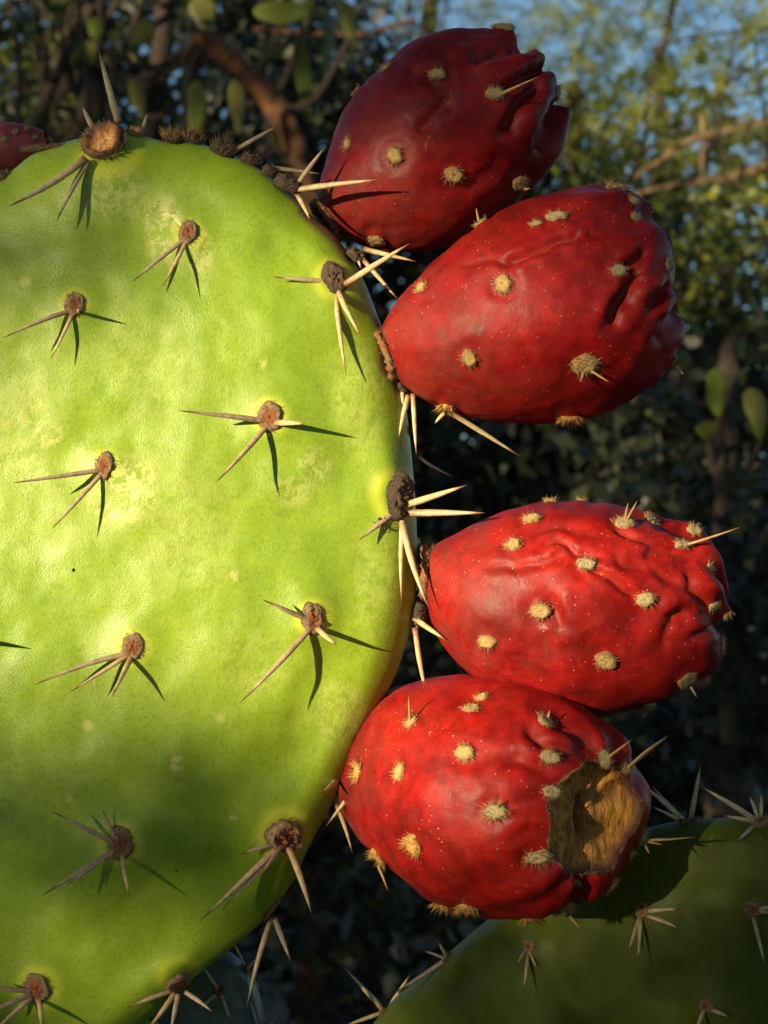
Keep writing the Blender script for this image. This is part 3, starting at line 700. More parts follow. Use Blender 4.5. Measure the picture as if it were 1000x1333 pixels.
F2 = [(496, 442), (500, 420), (530, 375), (570, 335), (620, 295), (670, 265), (720, 250), (770, 241), (805, 240), (830, 256), (842, 285), (857, 310), (874, 345), (886, 375), (889, 402), (884, 440), (866, 480), (833, 513), (790, 538), (740, 551), (680, 552), (620, 545), (570, 530), (530, 505), (504, 475)]
fr, st = outline_stations(F2, (497, 446), (858, 325), 28, -30, 0.965, 0.97)
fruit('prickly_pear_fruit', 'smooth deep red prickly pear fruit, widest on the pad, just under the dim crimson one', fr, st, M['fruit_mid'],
      [([(754, 303), (728, 312), (686, 333), (658, 342)], 8, 6, 3.5), ([(842, 326), (826, 342), (806, 350)], 12, 6, 4), ([(832, 350), (812, 392), (794, 424)], 13, 9, 5), ([(878, 370), (862, 386), (848, 402)], 13, 7, 4),
       ([(820, 262), (770, 272), (738, 284)], 4, 7, 2), ([(838, 288), (790, 296), (764, 306)], 5, 8, 2), ([(885, 405), (868, 430), (855, 445)], 7, 8, 2), ([(600, 345), (640, 338), (668, 345)], 3, 7, 1)],
      [(623, 287, 10, 8, 'tan_felt', [(620, 271, 0)]), (725, 281, 13, 8, 'pale_felt'), (699, 291, 6, 5, 'pale_felt'), (655, 370, 12, 12, 'tan_felt'), (806, 352, 11, 8, 'pale_felt'), (548, 374, 8, 8, 'tan_felt'), (611, 467, 10, 11, 'tan_felt'),
       (762, 475, 19, 13, 'tan_felt', [(793, 498, 20), (755, 498, 10)]), (582, 531, 10, 9, 'orange_felt', [(678, 595, -30, 3.6, 'spine'), (566, 552, 0, 2.6, 'spine')]), (743, 546, 15, 8, 'orange_felt'), (803, 243, 16, 7, 'pale_felt'), (828, 283, 9, 6, 'pale_felt'), (826, 261, 7, 6, 'pale_felt'), (871, 345, 8, 7, 'pale_felt'), (890, 394, 8, 12, 'tan_felt'), (880, 472, 5, 8, 'tan_felt', [(890, 488, 0)])],
      None, 28, 0.85, 7, wrinkle_zone=0.62, fold=1.3)

F3 = [(553, 762), (551, 735), (560, 714), (600, 690), (650, 668), (700, 654), (740, 651), (790, 655), (840, 667), (880, 680), (908, 690), (926, 720), (940, 765), (950, 800), (947, 840), (928, 870), (890, 896), (840, 921), (790, 931), (730, 927), (680, 910), (630, 890), (590, 858), (563, 815)]
fr, st = outline_stations(F3, (555, 762), (938, 778), 10, -10, 0.965, 0.97)
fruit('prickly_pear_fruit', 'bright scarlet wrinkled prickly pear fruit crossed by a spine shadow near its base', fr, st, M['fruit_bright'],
      [([(704, 714), (726, 706), (750, 718), (774, 724)], 7, 4.5, 4), ([(834, 722), (858, 720), (884, 712)], 6, 4.5, 3), ([(768, 738), (800, 758), (834, 778)], 8, 4.5, 5), ([(800, 686), (825, 698), (850, 706)], 9, 6, 4),
       ([(868, 806), (882, 802), (895, 792)], 9, 8, 5), ([(716, 772), (722, 795), (730, 820)], 6, 8, 4), ([(640, 738), (690, 735), (745, 720)], 5, 6, 3), ([(700, 830), (740, 850), (770, 848)], 4, 11, 2), ([(895, 740), (910, 770), (925, 790)], 9, 7, 4),
       ([(850, 740), (880, 760), (905, 768)], 6, 8, 4), ([(905, 830), (925, 822), (942, 812)], 7, 6, 3), ([(690, 690), (740, 688), (790, 700)], 4, 9, 2.5), ([(800, 725), (815, 735), (842, 738)], 5, 7, 4), ([(865, 850), (866, 830), (872, 812)], 5, 9, 3)],
      [(692, 675, 11, 10, 'tan_felt'), (717, 651, 11, 7, 'tan_felt'), (758, 650, 7, 5, 'pale_felt'), (669, 709, 10, 9, 'tan_felt'), (764, 734, 12, 8, 'pale_felt'), (813, 680, 14, 9, 'pale_felt', [(818, 655, 15), (830, 652, 30)]), (848, 676, 8, 9, 'pale_felt'),
       (890, 709, 12, 6, 'pale_felt', [(963, 687, 40)]), (905, 690, 10, 8, 'pale_felt'), (925, 739, 6, 6, 'pale_felt'), (704, 796, 12, 11, 'tan_felt'), (840, 781, 13, 9, 'pale_felt'), (634, 836, 12, 10, 'tan_felt'), (789, 861, 15, 12, 'tan_felt'),
       (930, 790, 10, 7, 'pale_felt'), (948, 801, 6, 6, 'tan_felt'), (953, 836, 6, 11, 'pale_felt'), (895, 886, 15, 11, 'tan_felt', [(907, 908, 10)]), (846, 928, 13, 8, 'orange_felt'), (746, 922, 13, 6, 'tan_felt')],
      None, 10, 1.35, 8, wrinkle_zone=0.5, dents=[(716, 800, 26, 5), (830, 800, 30, 6), (880, 742, 18, 4), (800, 830, 40, 3)])

# the open-ended one, leaning towards the camera
tipc = L(773, 1067, 165); A = np.array([0.715, -0.09, 0.69]); A /= np.linalg.norm(A); LN = 388.0
Bv = np.array([0, 1.0, 0]) - A * A[1]; Bv /= np.linalg.norm(Bv); C = np.cross(A, Bv)
base = tipc - A * LN
tt = np.linspace(0, 1, 150); tt = 0.5 * tt ** 1.9 + 0.5 * tt
rt = np.interp(tt, [0, 0.012, 0.04, 0.09, 0.16, 0.27, 0.40, 0.52, 0.64, 0.76, 0.86, 0.94, 0.98, 1.0], [24, 42, 66, 92, 112, 131, 145, 151, 150, 143, 130, 112, 98, 73])
for _ in range(3): rt[2:-2] = (rt[:-4] + rt[1:-3] + rt[2:-2] + rt[3:-1] + rt[4:]) / 5
off = np.interp(tt, [0, 0.3, 0.6, 1], [6, -2, -6, 0])
st = np.stack([tt * LN, off, rt, rt * 0.98], 1)
f4 = fruit('prickly_pear_fruit', 'glossy red prickly pear fruit with a hollow golden brown flower scar at its end', (base, A, Bv, C), st, M['fruit_bright'],
      [([(682, 946), (717, 970), (764, 984)], 10, 7, 4), ([(742, 1126), (760, 1150), (748, 1180)], 20, 7, 5), ([(715, 1000), (690, 996), (660, 990)], 5, 9, 3), ([(720, 1050), (690, 1046), (660, 1055)], 4, 10, 2), ([(718, 1095), (690, 1085), (665, 1092)], 5, 9, 3),
       ([(720, 940), (750, 960), (790, 985)], 8, 6, 3), ([(600, 1000), (640, 985), (680, 990)], 3, 12, 2), ([(500, 1110), (520, 1140), (550, 1165)], 3, 8, 2)],
      [(535, 940, 8, 9, 'tan_felt', [(532, 905, 30), (538, 956, 18)]), (614, 922, 12, 9, 'tan_felt'), (628, 908, 9, 6, 'tan_felt'), (711, 938, 10, 11, 'pale_felt', [(716, 925, 0)]), (604, 980, 12, 11, 'tan_felt'), (717, 986, 13, 9, 'pale_felt'), (519, 1005, 9, 11, 'tan_felt'), (465, 1005, 8, 10, 'orange_felt'),
       (645, 1057, 16, 9, 'pale_felt', [(652, 1040, 15)]), (719, 1031, 13, 8, 'pale_felt'), (537, 1101, 12, 14, 'orange_felt'), (492, 1117, 9, 13, 'orange_felt', [(505, 1160, 0)]), (701, 1116, 17, 9, 'pale_felt'), (608, 1185, 15, 12, 'orange_felt', [(665, 1146, 50)]),
       (569, 1198, 14, 9, 'orange_felt'), (739, 1192, 16, 11, 'tan_felt', [(755, 1210, 10)]), (695, 1221, 14, 7, 'orange_felt'), (748, 1149, 7, 7, 'pale_felt'), (803, 1157, 8, 12, 'tan_felt'), (788, 988, 8, 12, 'pale_felt', [(822, 964, 10)]), (756, 1000, 6, 11, 'pale_felt'),
       (815, 1000, 7, 8, 'tan_felt', [(870, 958, 10), (866, 962, 0)]), (832, 1047, 7, 6, 'pale_felt'), (838, 1092, 10, 11, 'tan_felt', [(905, 1090, 30), (862, 1100, 20), (846, 1112, 20)]), (829, 1118, 6, 6, 'pale_felt')],
      None, -20, 0.8, 8, wrinkle_zone=0.72, scar_depth=20, oblique=R(12), slit=[(757, 1040), (754, 1064), (759, 1088)], dents=[(690, 1108, 20, 5), (760, 970, 16, 4)])

# ------------------------------------------------------------------ other pads of the plant
def side_pad(name, label, outline, centre, fr, thick, mat, areoles, felt='areole', seed=4.0, group='prickly pear pads', base_px=None):
    V, F, halo = pad_surface(outline, centre, fr, thick, 260, 70, [(a[0], a[1], 10) for a in areoles], 0.7, seed)
    b = base_px if base_px is not None else outline[-1]
    q = to_plane([b], fr)[0]; o, e1, e2, n = fr; og = tuple(W(o + q[0] * e1 + q[1] * e2))
    t = thing(name, og, label, 'cactus pad', group)
    mesh_obj('flesh', W(V), F, mat, t, attrs={'scar': np.zeros(len(V)), 'halo': halo * 0.0, 'cork': np.zeros(len(V))}, origin=og)
    sf = Surf(V, F)
    for a in areoles:
        add_areole(t, og, sf, a[0], a[1], a[2], a[3], a[4], felt, 'glochid_orange', 26, 8, 5, zg=-150, sr=3.0, ring=0.3)
    return t

FRB = plane_frame(-20, 0.62, 920)
LOWR = [(478, 1350), (492, 1326), (515, 1299), (560, 1262), (620, 1210), (700, 1148), (780, 1100), (850, 1076), (910, 1067), (985, 1066), (1060, 1082), (1140, 1130), (1190, 1220), (1200, 1340), (1150, 1480), (1060, 1580), (950, 1640), (840, 1640), (700, 1590), (560, 1480), (490, 1400)]
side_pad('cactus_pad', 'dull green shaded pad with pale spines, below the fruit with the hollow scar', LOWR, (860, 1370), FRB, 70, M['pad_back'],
         [(836, 1186, 9, 12, [(886, 1184, 40), (891, 1212, 40), (818, 1240, 40), (830, 1252, 50)]), (980, 1184, 11, 12, [(1010, 1190, 40), (996, 1258, 50), (1015, 1178, 30)]),
          (897, 1064, 18, 9, [(913, 992, 20, 3.6), (822, 1011, 0, 3.0), (848, 1050, 20, 2.6), (846, 1021, -40, 2.4, 'spine_grey')]), (990, 1070, 14, 12, [(912, 1024, 20, 3.6), (940, 1062, 30, 3.0), (958, 1096, 40, 3.0, 'spine_grey'), (975, 1036, 0, 2.6), (991, 1032, -10, 2.4), (1020, 1085, 20)]),
          (494, 1310, 12, 9, [(446, 1258, 20), (448, 1336, 30), (535, 1268, 20), (478, 1290, 0)]), (582, 1246, 9, 8, [(515, 1292, 30, 3.4, 'spine_grey'), (606, 1262, 30, 2.6, 'spine_grey'), (570, 1226, 10, 2.4, 'spine_grey'), (552, 1238, 0, 2.2, 'spine_grey')]),
          (690, 1232, 9, 9, [(681, 1292, 50, 3.0, 'spine_grey'), (672, 1258, 40, 2.6, 'spine_grey'), (700, 1262, 30, 2.4, 'spine_grey')]), (920, 1310, 9, 9, [(905, 1345, 40), (950, 1325, 30)])], base_px=(900, 1640))

FRC = plane_frame(-260, -0.1, 300)
LOWL = [(175, 1400), (190, 1310), (215, 1262), (255, 1238), (300, 1240), (330, 1275), (345, 1330), (340, 1420), (310, 1500), (250, 1540), (200, 1500)]
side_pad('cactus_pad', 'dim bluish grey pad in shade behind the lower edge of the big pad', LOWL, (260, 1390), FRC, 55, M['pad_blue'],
         [(318, 1262, 8, 8, [(300, 1222, 30, 2.2, 'spine_grey'), (345, 1240, 0, 2.2, 'spine_grey'), (340, 1290, 20, 2.2, 'spine_grey')]), (285, 1290, 9, 9, [(262, 1255, 40, 2.4, 'spine_grey'), (300, 1330, 40, 2.4, 'spine_grey'), (258, 1316, 40, 2.4, 'spine_grey')]), (335, 1340, 8, 8, [(360, 1330, 10, 2.2, 'spine_grey'), (325, 1300, 20, 2.2, 'spine_grey')])], 'areole_dark', 7.0, base_px=(250, 1540))
FRD = plane_frame(-150, 0.2, 180)
LOWG = [(140, 1360), (155, 1336), (175, 1322), (195, 1324), (215, 1345), (225, 1380), (215, 1430), (180, 1460), (150, 1430)]
side_pad('cactus_pad', 'small bright green young pad tip peeping out at the foot of the big pad', LOWG, (182, 1390), FRD, 22, M['pad'], [(196, 1326, 5, 4, [(205, 1312, 5, 1.6, 'spine_grey')])], 'areole_dark', 9.0, base_px=(180, 1460))

# dusty pink fruit behind the upper left rim
tpx = L(62, 186, -150); bpx_ = L(-40, 205, -150); A = tpx - bpx_; LN = np.linalg.norm(A); A /= LN
Bv = np.array([-A[1], A[0], 0]); C = np.cross(A, Bv)
tt = np.linspace(0, 1, 80); tt = 0.5 * tt ** 1.9 + 0.5 * tt
rt = np.interp(tt, [0, 0.03, 0.1, 0.3, 0.55, 0.8, 0.95, 1], [6, 14, 24, 36, 38, 30, 20, 17])
V_, F_, _ = loft((bpx_, A, Bv, C), np.stack([tt * LN, 0 * tt, rt, rt], 1), 0, 90)
F_ = F_ if np.mean(np.sum(vnormals(V_, F_) * (V_ - (bpx_ + tpx) / 2), 1)) > 0 else F_[:, ::-1]
V_ = V_ + vnormals(V_, F_) * (4 * nz(V_, 1 / 28, 2))[:, None]
og = tuple(W(bpx_)); t = thing('prickly_pear_fruit', og, 'small dusty pink prickly pear fruit peeping over the upper rim of the big pad', 'cactus fruit')
mesh_obj('skin', W(V_), F_, M['fruit_pink'], t, attrs={'bloom': np.full(len(V_), .7), 'crease': np.zeros(len(V_))}, origin=og)
sf = Surf(V_, F_)
for x, y, s_ in [(20, 172, 5), (45, 180, 4), (70, 182, 5), (5, 182, 5), (35, 168, 4)]:
    add_areole(t, og, sf, x, y, s_, s_, (), 'pale_felt', 'glochid_tan', 22, 7, 3, zg=-150, ring=0.2)

# the jointed stem out of frame that carries the pads
def stem():
    og = (0.0, 0.06, 0.0)
    t = thing('cactus_plant', og, 'thick jointed cactus stem carrying the big green pad from below', 'cactus')
    def joint(p0, p1, w, d, name='stem_joint'):
        p0, p1 = np.array(p0), np.array(p1); tt = np.linspace(0, 1, 24)
        P = p0 + (p1 - p0) * tt[:, None]; r = w * np.sqrt(np.clip(1 - (2 * tt - 1) ** 4, 0.0, 1)) + 0.002
        V, F, _ = tube(P, r, 28, d / w)
        V += 0.006 * np.stack([nz(V, 14, k) for k in (1, 2, 3)], 1)
        mesh_obj(name, V, F, M['pad_back'], t, attrs={'scar': np.zeros(len(V)), 'halo': np.zeros(len(V)), 'cork': np.full(len(V), .5)}, origin=og)
    joint((0.02, 0.06, -0.08), (-0.05, 0.03, 0.55), 0.10, 0.07)
    joint((-0.05, 0.03, 0.50), (-0.085, 0.0, 1.055), 0.11, 0.03)
    joint((0.0, 0.06, 0.48), (0.085, 0.02, 1.02), 0.09, 0.035)
    joint((-0.04, 0.05, 0.52), (-0.05, 0.05, 1.04), 0.07, 0.03)
stem()

# ------------------------------------------------------------------ vegetation
def leaf_geo(P, size, aspect=0.5, D=None, N=None, fold=0.15):
    n = len(P); size = np.broadcast_to(np.asarray(size, float), (n,))
    if D is None: D = rng.normal(size=(n, 3))
    D = D / np.linalg.norm(D, axis=1, keepdims=True)
    if N is None: N = rng.normal(size=(n, 3))
    Sd = np.cross(D, N); Sd /= np.maximum(np.linalg.norm(Sd, axis=1, keepdims=True), 1e-9); Nn = np.cross(Sd, D)
    s = size[:, None]
    v0 = P; v1 = P + s * (0.45 * D + aspect * 0.5 * Sd + fold * 0.5 * Nn); v2 = P + s * (D - fold * 0.4 * Nn); v3 = P + s * (0.45 * D - aspect * 0.5 * Sd + fold * 0.5 * Nn)
    V = np.stack([v0, v1, v2, v3], 1).reshape(-1, 3); F = np.arange(4 * n).reshape(n, 4)
    return V, F, np.repeat(rng.uniform(0, 1, n), 4)

def fronds(P, length, pairs=8, leaf=0.012):
    """feathery compound leaves"""
    n = len(P); D = rng.normal(size=(n, 3)); D[:, 2] -= 0.25; D /= np.linalg.norm(D, axis=1, keepdims=True)
    N = rng.normal(size=(n, 3)); Sd = np.cross(D, N); Sd /= np.linalg.norm(Sd, axis=1, keepdims=True)
    ln = length * rng.uniform(0.6, 1.2, n); t = np.linspace(0.12, 1, pairs)
    pos = P[:, None, :] + D[:, None, :] * (ln[:, None] * t)[..., None]
    out = []
    for sg in (-1, 1):
        dd = sg * Sd[:, None, :] + 0.35 * D[:, None, :] + 0.15 * rng.normal(size=(n, pairs, 3))
        out.append(leaf_geo(pos.reshape(-1, 3), leaf * rng.uniform(0.7, 1.2, n * pairs), 0.42, dd.reshape(-1, 3), np.repeat(np.cross(D, Sd), pairs, 0), 0.05))
    V, F, A = merge(out); r = np.repeat(rng.uniform(0, 1, n), pairs * 4); A = np.clip(np.r_[r, r] * 0.8 + A * 0.2, 0, 1)
    return V, F, A

def clumps(centre, rx, ry, rz, k, n, sig, gap=0.0):
    u = rng.normal(size=(k, 3)); u /= np.linalg.norm(u, axis=1, keepdims=True); u *= rng.uniform(0.15, 1, (k, 1)) ** 0.45
    C = centre + u * [rx, ry, rz]
    w = rng.uniform(0.3, 1, k); idx = rng.choice(k, n, p=w / w.sum())
    return C[idx] + rng.normal(size=(n, 3)) * sig, C

def limb(P, r0, r1, n=7, wob=0.02, seg=14):
    P = catmull(np.asarray(P, float), seg, False); t = np.linspace(0, 1, len(P))
    P = P + wob * np.stack([nz(P, 3.0, k + P[0, 0]) for k in (1, 2, 3)], 1) * np.minimum(t, 1)[:, None]
    return tube(P, r0 + (r1 - r0) * t, n, 1.0, 0.06)

def bush(name, label, cat, px, py, depth, rx, ry, n, size, mat, feather=False, k=60, sig=0.05, thick=None, bark='bark', group=None, aspect=0.5, branches=5, world_c=None, keep=None, tx=0.0):
    c = np.array(B(px, py, depth)) if world_c is None else np.array(world_c)
    m = bpx(depth) if world_c is None else 1.0
    RX, RZ = rx * m, ry * m; RY = thick or (RX + RZ) * 0.4
    P, C = clumps(c, RX, RY, RZ, k, n, sig)
    P = P[P[:, 2] > 0.02]
    if keep is not None: P = P[keep(P)]
    base = np.array([c[0] + rng.uniform(-.1, .1) + tx, c[1], -0.05])
    t = thing(name, tuple(base), label, cat, group)
    V, F, A = fronds(P, size * 6.5, 8, size) if feather else leaf_geo(P, size * rng.uniform(0.6, 1.3, len(P)), aspect)
    mesh_obj('crown' if 'tree' in name else 'foliage', V, F, M[mat], t, False, {'rnd': A}, tuple(base))
    top = c + np.array([0, 0, RZ * 0.3]); mid = (base + c) / 2 + rng.normal(size=3) * [0.06, 0.06, 0]
    r0 = 0.012 + 0.012 * max(top[2], 0.5)
    cc = c + np.array([tx, 0, 0]); mid = mid + np.array([tx / 2, 0, 0])
    Vt, Ft, At = limb([base, mid, cc, top + np.array([tx, 0, 0])], r0, r0 * 0.3); mesh_obj('trunk', Vt, Ft, M[bark], t, origin=tuple(base))
    r0 *= 0.5
    for b in range(branches):
        e = C[rng.integers(len(C))]; s0 = mid + (c - mid) * rng.uniform(0.2, 1.0)
        Vt, Ft, At = limb([s0, (s0 + e) / 2 + rng.normal(size=3) * 0.05, e], r0 * 0.38, r0 * 0.10, 5, 0.03)
        mesh_obj('branch', Vt, Ft, M[bark], t, origin=tuple(base))
    return t

def named_limbs(t, og, specs):
    for pts, dep, w0, w1, mt in specs:
        P = [B(x, y, dep + (q[2] if len(q) > 2 else 0)) for q in pts for x, y in [q[:2]]]
        m = bpx(dep); Vt, Ft, At = limb(P, w0 * m / 2, w1 * m / 2, 7, 0.012)
        mesh_obj('branch', Vt, Ft, M[mt], t, origin=og)

GT = 'trees and shrubs behind the cactus'
# airy feathery tree on the right with the long tan limb
mt_ = bush('mesquite_tree', 'airy feathery tree with long bare tan limb reaching from the right, against blue sky', 'tree', 930, 130, 4.2, 260, 210, 1000, 0.014, 'leaf_yellow', True, 90, 0.07, 0.7, 'bark', GT, branches=5, tx=0.45)
og = tuple(mt_.location)
named_limbs(mt_, og, [([(1040, 150), (960, 168), (900, 182), (862, 205), (815, 240), (780, 300)], 3.9, 13, 6, 'bark_tan'), ([(1040, 205), (950, 232), (900, 240), (850, 246), (800, 262)], 4.0, 17, 6, 'bark_tan'),
                      ([(1030, 60), (930, 120), (870, 182), (800, 215)], 4.1, 5, 3, 'bark'), ([(960, 40), (945, 100), (930, 205)], 3.8, 4, 3, 'bark'), ([(880, -20), (866, 50), (848, 100), (838, 160)], 4.2, 11, 7, 'bark'),
                      ([(1030, 35), (960, 42), (880, 52)], 4.2, 6, 4, 'bark'), ([(915, 150), (912, 240)], 4.3, 9, 7, 'bark_tan'), ([(700, 60), (640, 110), (560, 60)], 4.0, 5, 3, 'bark'), ([(1020, 260), (980, 262), (940, 240)], 4.0, 14, 10, 'bark')])
bush('mesquite_tree', 'tall slender yellow green tree rising behind the two upper fruits', 'tree', 745, 170, 4.8, 70, 170, 1000, 0.012, 'leaf_yellow', True, 50, 0.06, 0.3, 'bark', GT)
bush('mesquite_tree', 'loose feathery tree top behind the highest fruit, with sky gaps', 'tree', 560, 10, 5.6, 190, 90, 750, 0.013, 'leaf_yellow', True, 60, 0.08, 0.6, 'bark', GT)
bush('mesquite_tree', 'far pale feathery tree filling the sky gap at the right', 'tree', 860, 110, 8.5, 120, 120, 260, 0.018, 'leaf_green', True, 70, 0.14, 1.2, 'bark', GT)
bush('leafy_shrub', 'broad leaved shrub lit yellow green, right of the widest fruit', 'shrub', 945, 400, 3.6, 120, 130, 900, 0.032, 'leaf_yellow', False, 60, 0.05, 0.35, 'bark', GT)
bush('leafy_shrub', 'green leafy shrub below the tan limb, half in shade', 'shrub', 800, 330, 4.6, 190, 120, 1700, 0.04, 'leaf_green', False, 70, 0.07, 0.5, 'bark', GT)
bush('leafy_shrub', 'olive leafy shrub high behind the tan limb, full of small sky gaps', 'shrub', 880, 230, 5.6, 190, 100, 800, 0.06, 'leaf_yellow', False, 60, 0.08, 0.5, 'bark', GT, branches=3)
# left tangle
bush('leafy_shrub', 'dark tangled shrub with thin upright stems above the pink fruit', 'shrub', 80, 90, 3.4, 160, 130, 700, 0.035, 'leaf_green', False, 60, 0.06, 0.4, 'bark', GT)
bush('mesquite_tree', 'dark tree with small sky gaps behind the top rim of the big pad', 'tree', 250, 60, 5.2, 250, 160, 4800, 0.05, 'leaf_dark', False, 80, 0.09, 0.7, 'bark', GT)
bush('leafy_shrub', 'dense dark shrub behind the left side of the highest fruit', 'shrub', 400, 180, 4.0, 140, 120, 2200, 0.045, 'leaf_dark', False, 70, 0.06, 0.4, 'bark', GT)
tl = bush('mesquite_tree', 'black stemmed thin tree, its fork standing behind the torn scar on the rim', 'tree', 120, -90, 3.2, 190, 110, 500, 0.03, 'leaf_dark', False, 40, 0.06, 0.4, 'bark', GT)
og = tuple(tl.location)
named_limbs(tl, og, [([(218, -20), (212, 60), (206, 130), (200, 230)], 3.2, 26, 30, 'bark'), ([(110, -10), (92, 50), (80, 90), (62, 130), (45, 200)], 3.1, 9, 20, 'bark'), ([(75, -10), (82, 40), (84, 80)], 3.1, 5, 7, 'bark'), ([(40, -10), (52, 30), (62, 90), (58, 140)], 3.1, 5, 8, 'bark'),
                     ([(12, 0), (25, 60), (30, 170)], 3.0, 5, 9, 'bark'), ([(190, -10), (165, 60), (150, 100), (140, 190)], 3.1, 8, 12, 'bark'), ([(130, -10), (135, 40), (160, 80)], 3.0, 5, 4, 'bark'), ([(0, 95), (60, 130), (120, 150)], 3.2, 7, 5, 'bark'),
                     ([(330, 38), (390, 42), (470, 46), (540, 30)], 3.3, 5, 7, 'bark_rust'), ([(340, 50), (360, 5), (380, -20)], 3.3, 6, 5, 'bark_tan'), ([(430, 100), (500, 92), (560, 110)], 4.4, 7, 6, 'bark_tan')])
# shaded thicket that closes the view
i = 0
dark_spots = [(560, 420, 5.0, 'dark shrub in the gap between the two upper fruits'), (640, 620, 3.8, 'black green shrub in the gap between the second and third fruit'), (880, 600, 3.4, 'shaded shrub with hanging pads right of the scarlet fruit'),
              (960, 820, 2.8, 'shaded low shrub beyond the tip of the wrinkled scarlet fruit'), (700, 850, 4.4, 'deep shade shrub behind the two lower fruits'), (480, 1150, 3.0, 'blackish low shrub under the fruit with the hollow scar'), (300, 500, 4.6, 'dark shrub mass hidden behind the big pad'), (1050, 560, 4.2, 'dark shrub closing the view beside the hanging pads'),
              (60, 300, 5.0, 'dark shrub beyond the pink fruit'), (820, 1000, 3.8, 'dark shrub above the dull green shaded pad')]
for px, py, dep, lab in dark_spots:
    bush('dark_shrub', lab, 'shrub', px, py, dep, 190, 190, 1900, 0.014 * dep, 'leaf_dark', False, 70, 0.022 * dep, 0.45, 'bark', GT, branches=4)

far_labels = ['left end', 'left', 'middle', 'right', 'right end']
for q, x in enumerate([-3.4, -1.7, 0.0, 1.7, 3.4]):
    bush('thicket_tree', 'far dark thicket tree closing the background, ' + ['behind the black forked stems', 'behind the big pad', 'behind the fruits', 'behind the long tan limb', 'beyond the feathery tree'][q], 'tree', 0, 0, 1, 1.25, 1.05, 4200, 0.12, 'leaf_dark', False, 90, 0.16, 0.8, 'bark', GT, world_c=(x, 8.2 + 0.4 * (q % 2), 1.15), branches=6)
for q, x in enumerate([-2.6, -0.9, 0.7]):
    bush('thicket_tree', 'open leafy tree above the far thicket, ' + ['behind the thin upright stems', 'behind the rusty leaning trunk', 'behind the highest fruit', 'behind the tan limb'][q], 'tree', 0, 0, 1, 1.0, 0.7, 800, 0.11, 'leaf_green', False, 60, 0.17, 0.7, 'bark', GT, world_c=(x, 9.2, 2.55), branches=6)

# prickly pears standing behind
def back_cactus(label, specs, trunk, dep, mat='pad_back', bark='bark_rust', width=34):
    base = B(trunk[-1][0], trunk[-1][1], dep); og = (base[0], base[1], -0.03)
    t = thing('prickly_pear_cactus', og, label, 'cactus', GT)
    P = [B(x, y, dep) for x, y in trunk] + [np.array(og)]
    Vt, Ft, At = limb(P, width * bpx(dep) / 2 * 0.8, width * bpx(dep) / 2 * 1.15, 16, 0.03); Vt = Vt + 0.010 * np.stack([nz(Vt, 22, k) + 0.6 * nz(Vt, 55, k + 5) for k in (1, 2, 3)], 1); mesh_obj('trunk', Vt, Ft, M[bark], t, origin=og)
    TP = catmull(np.array(P), 6, False)
    for px, py, w, h, rz, tw in specs:
        if h > w * 0.9: w, h = w * 0.68, h * 1.12
        c = B(px, py, dep + rng.uniform(-.12, .12)); m = bpx(dep)
        nth, nr = 28, 14; th = np.linspace(0, 2 * np.pi, nth, endpoint=False); ph = np.linspace(0.03, np.pi - 0.03, nr)
        zz = np.cos(ph)[:, None] * np.ones(nth)
        x = np.sin(ph)[:, None] * np.cos(th) * (w / 2) * (1 + 0.42 * zz); z = zz * (h / 2); y = np.sin(ph)[:, None] * np.sin(th) * min(w, h) * 0.11
        y = y + 0.10 * w * np.sin(2.1 * zz + px)
        ca, sa = math.cos(tw), math.sin(tw); x, y = x * ca - y * sa, x * sa + y * ca
        cr, sr = math.cos(rz), math.sin(rz); x, z = x * cr - z * sr, x * sr + z * cr
        V = np.stack([x, y, z], -1).reshape(-1, 3) * m; V += m * 0.09 * min(w, h) * np.stack([nz(V, 1.6 / (m * w), k + px) for k in (1, 2, 3)], 1)
        foot = V[-nth:].mean(0) + c; V = V + c
        mesh_obj('pad', V, grid_faces(nr, nth)[:, ::-1], M[mat], t, attrs={'scar': np.zeros(len(V)), 'halo': np.zeros(len(V)), 'cork': rng.uniform(0, 0.5) * np.ones(len(V))}, origin=og)
        k = np.argmin(np.linalg.norm(TP - foot, axis=1)); mid = (TP[k] + foot) / 2 + np.array([0, 0.03, -0.04])
        Vt, Ft, At = limb([TP[k], mid, foot], 0.007, 0.004, 6, 0.01); mesh_obj('branch', Vt, Ft, M['bark'], t, origin=og)
    return t
back_cactus('old prickly pear with rusty leaning trunk and hanging pads beside the highest fruit',
            [(395, 105, 34, 110, 0.1, 0.3), (265, 18, 46, 44, 0.2, 0.1), (241, 122, 16, 78, 0.05, 0.9), (256, 150, 36, 80, 0.0, 0.4), (310, 140, 30, 60, 0.1, 0.5), (412, 135, 14, 52, -0.1, 0.9), (402, 12, 20, 44, -0.2, 0.4), (365, 18, 66, 40, 0.1, 0.2),
             (345, 70, 16, 50, -0.4, 0.8), (182, 48, 36, 44, -0.6, 0.2), (455, 28, 30, 44, 0.2, 0.5), (360, 190, 12, 50, 0.5, 0.6), (125, 42, 26, 34, 0.1, 0.4), (425, 60, 30, 90, 0.0, 0.9), (180, 130, 30, 50, 0.3, 0.6), (112, 72, 44, 36, 0.6, 0.2)],
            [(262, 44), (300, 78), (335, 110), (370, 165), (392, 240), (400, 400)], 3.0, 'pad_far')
back_cactus('shaded prickly pear with drooping pads beyond the widest fruit',
            [(933, 512, 40, 56, 0.1, 0.3), (890, 470, 28, 30, 0.3, 0.4), (922, 562, 34, 26, 0.2, 0.2), (960, 455, 26, 40, -0.3, 0.6), (985, 540, 40, 60, 0.2, 0.3), (905, 430, 22, 30, 0.5, 0.5)],
            [(955, 430), (945, 500), (950, 600), (940, 760)], 2.6, 'pad_far', 'bark', 22)
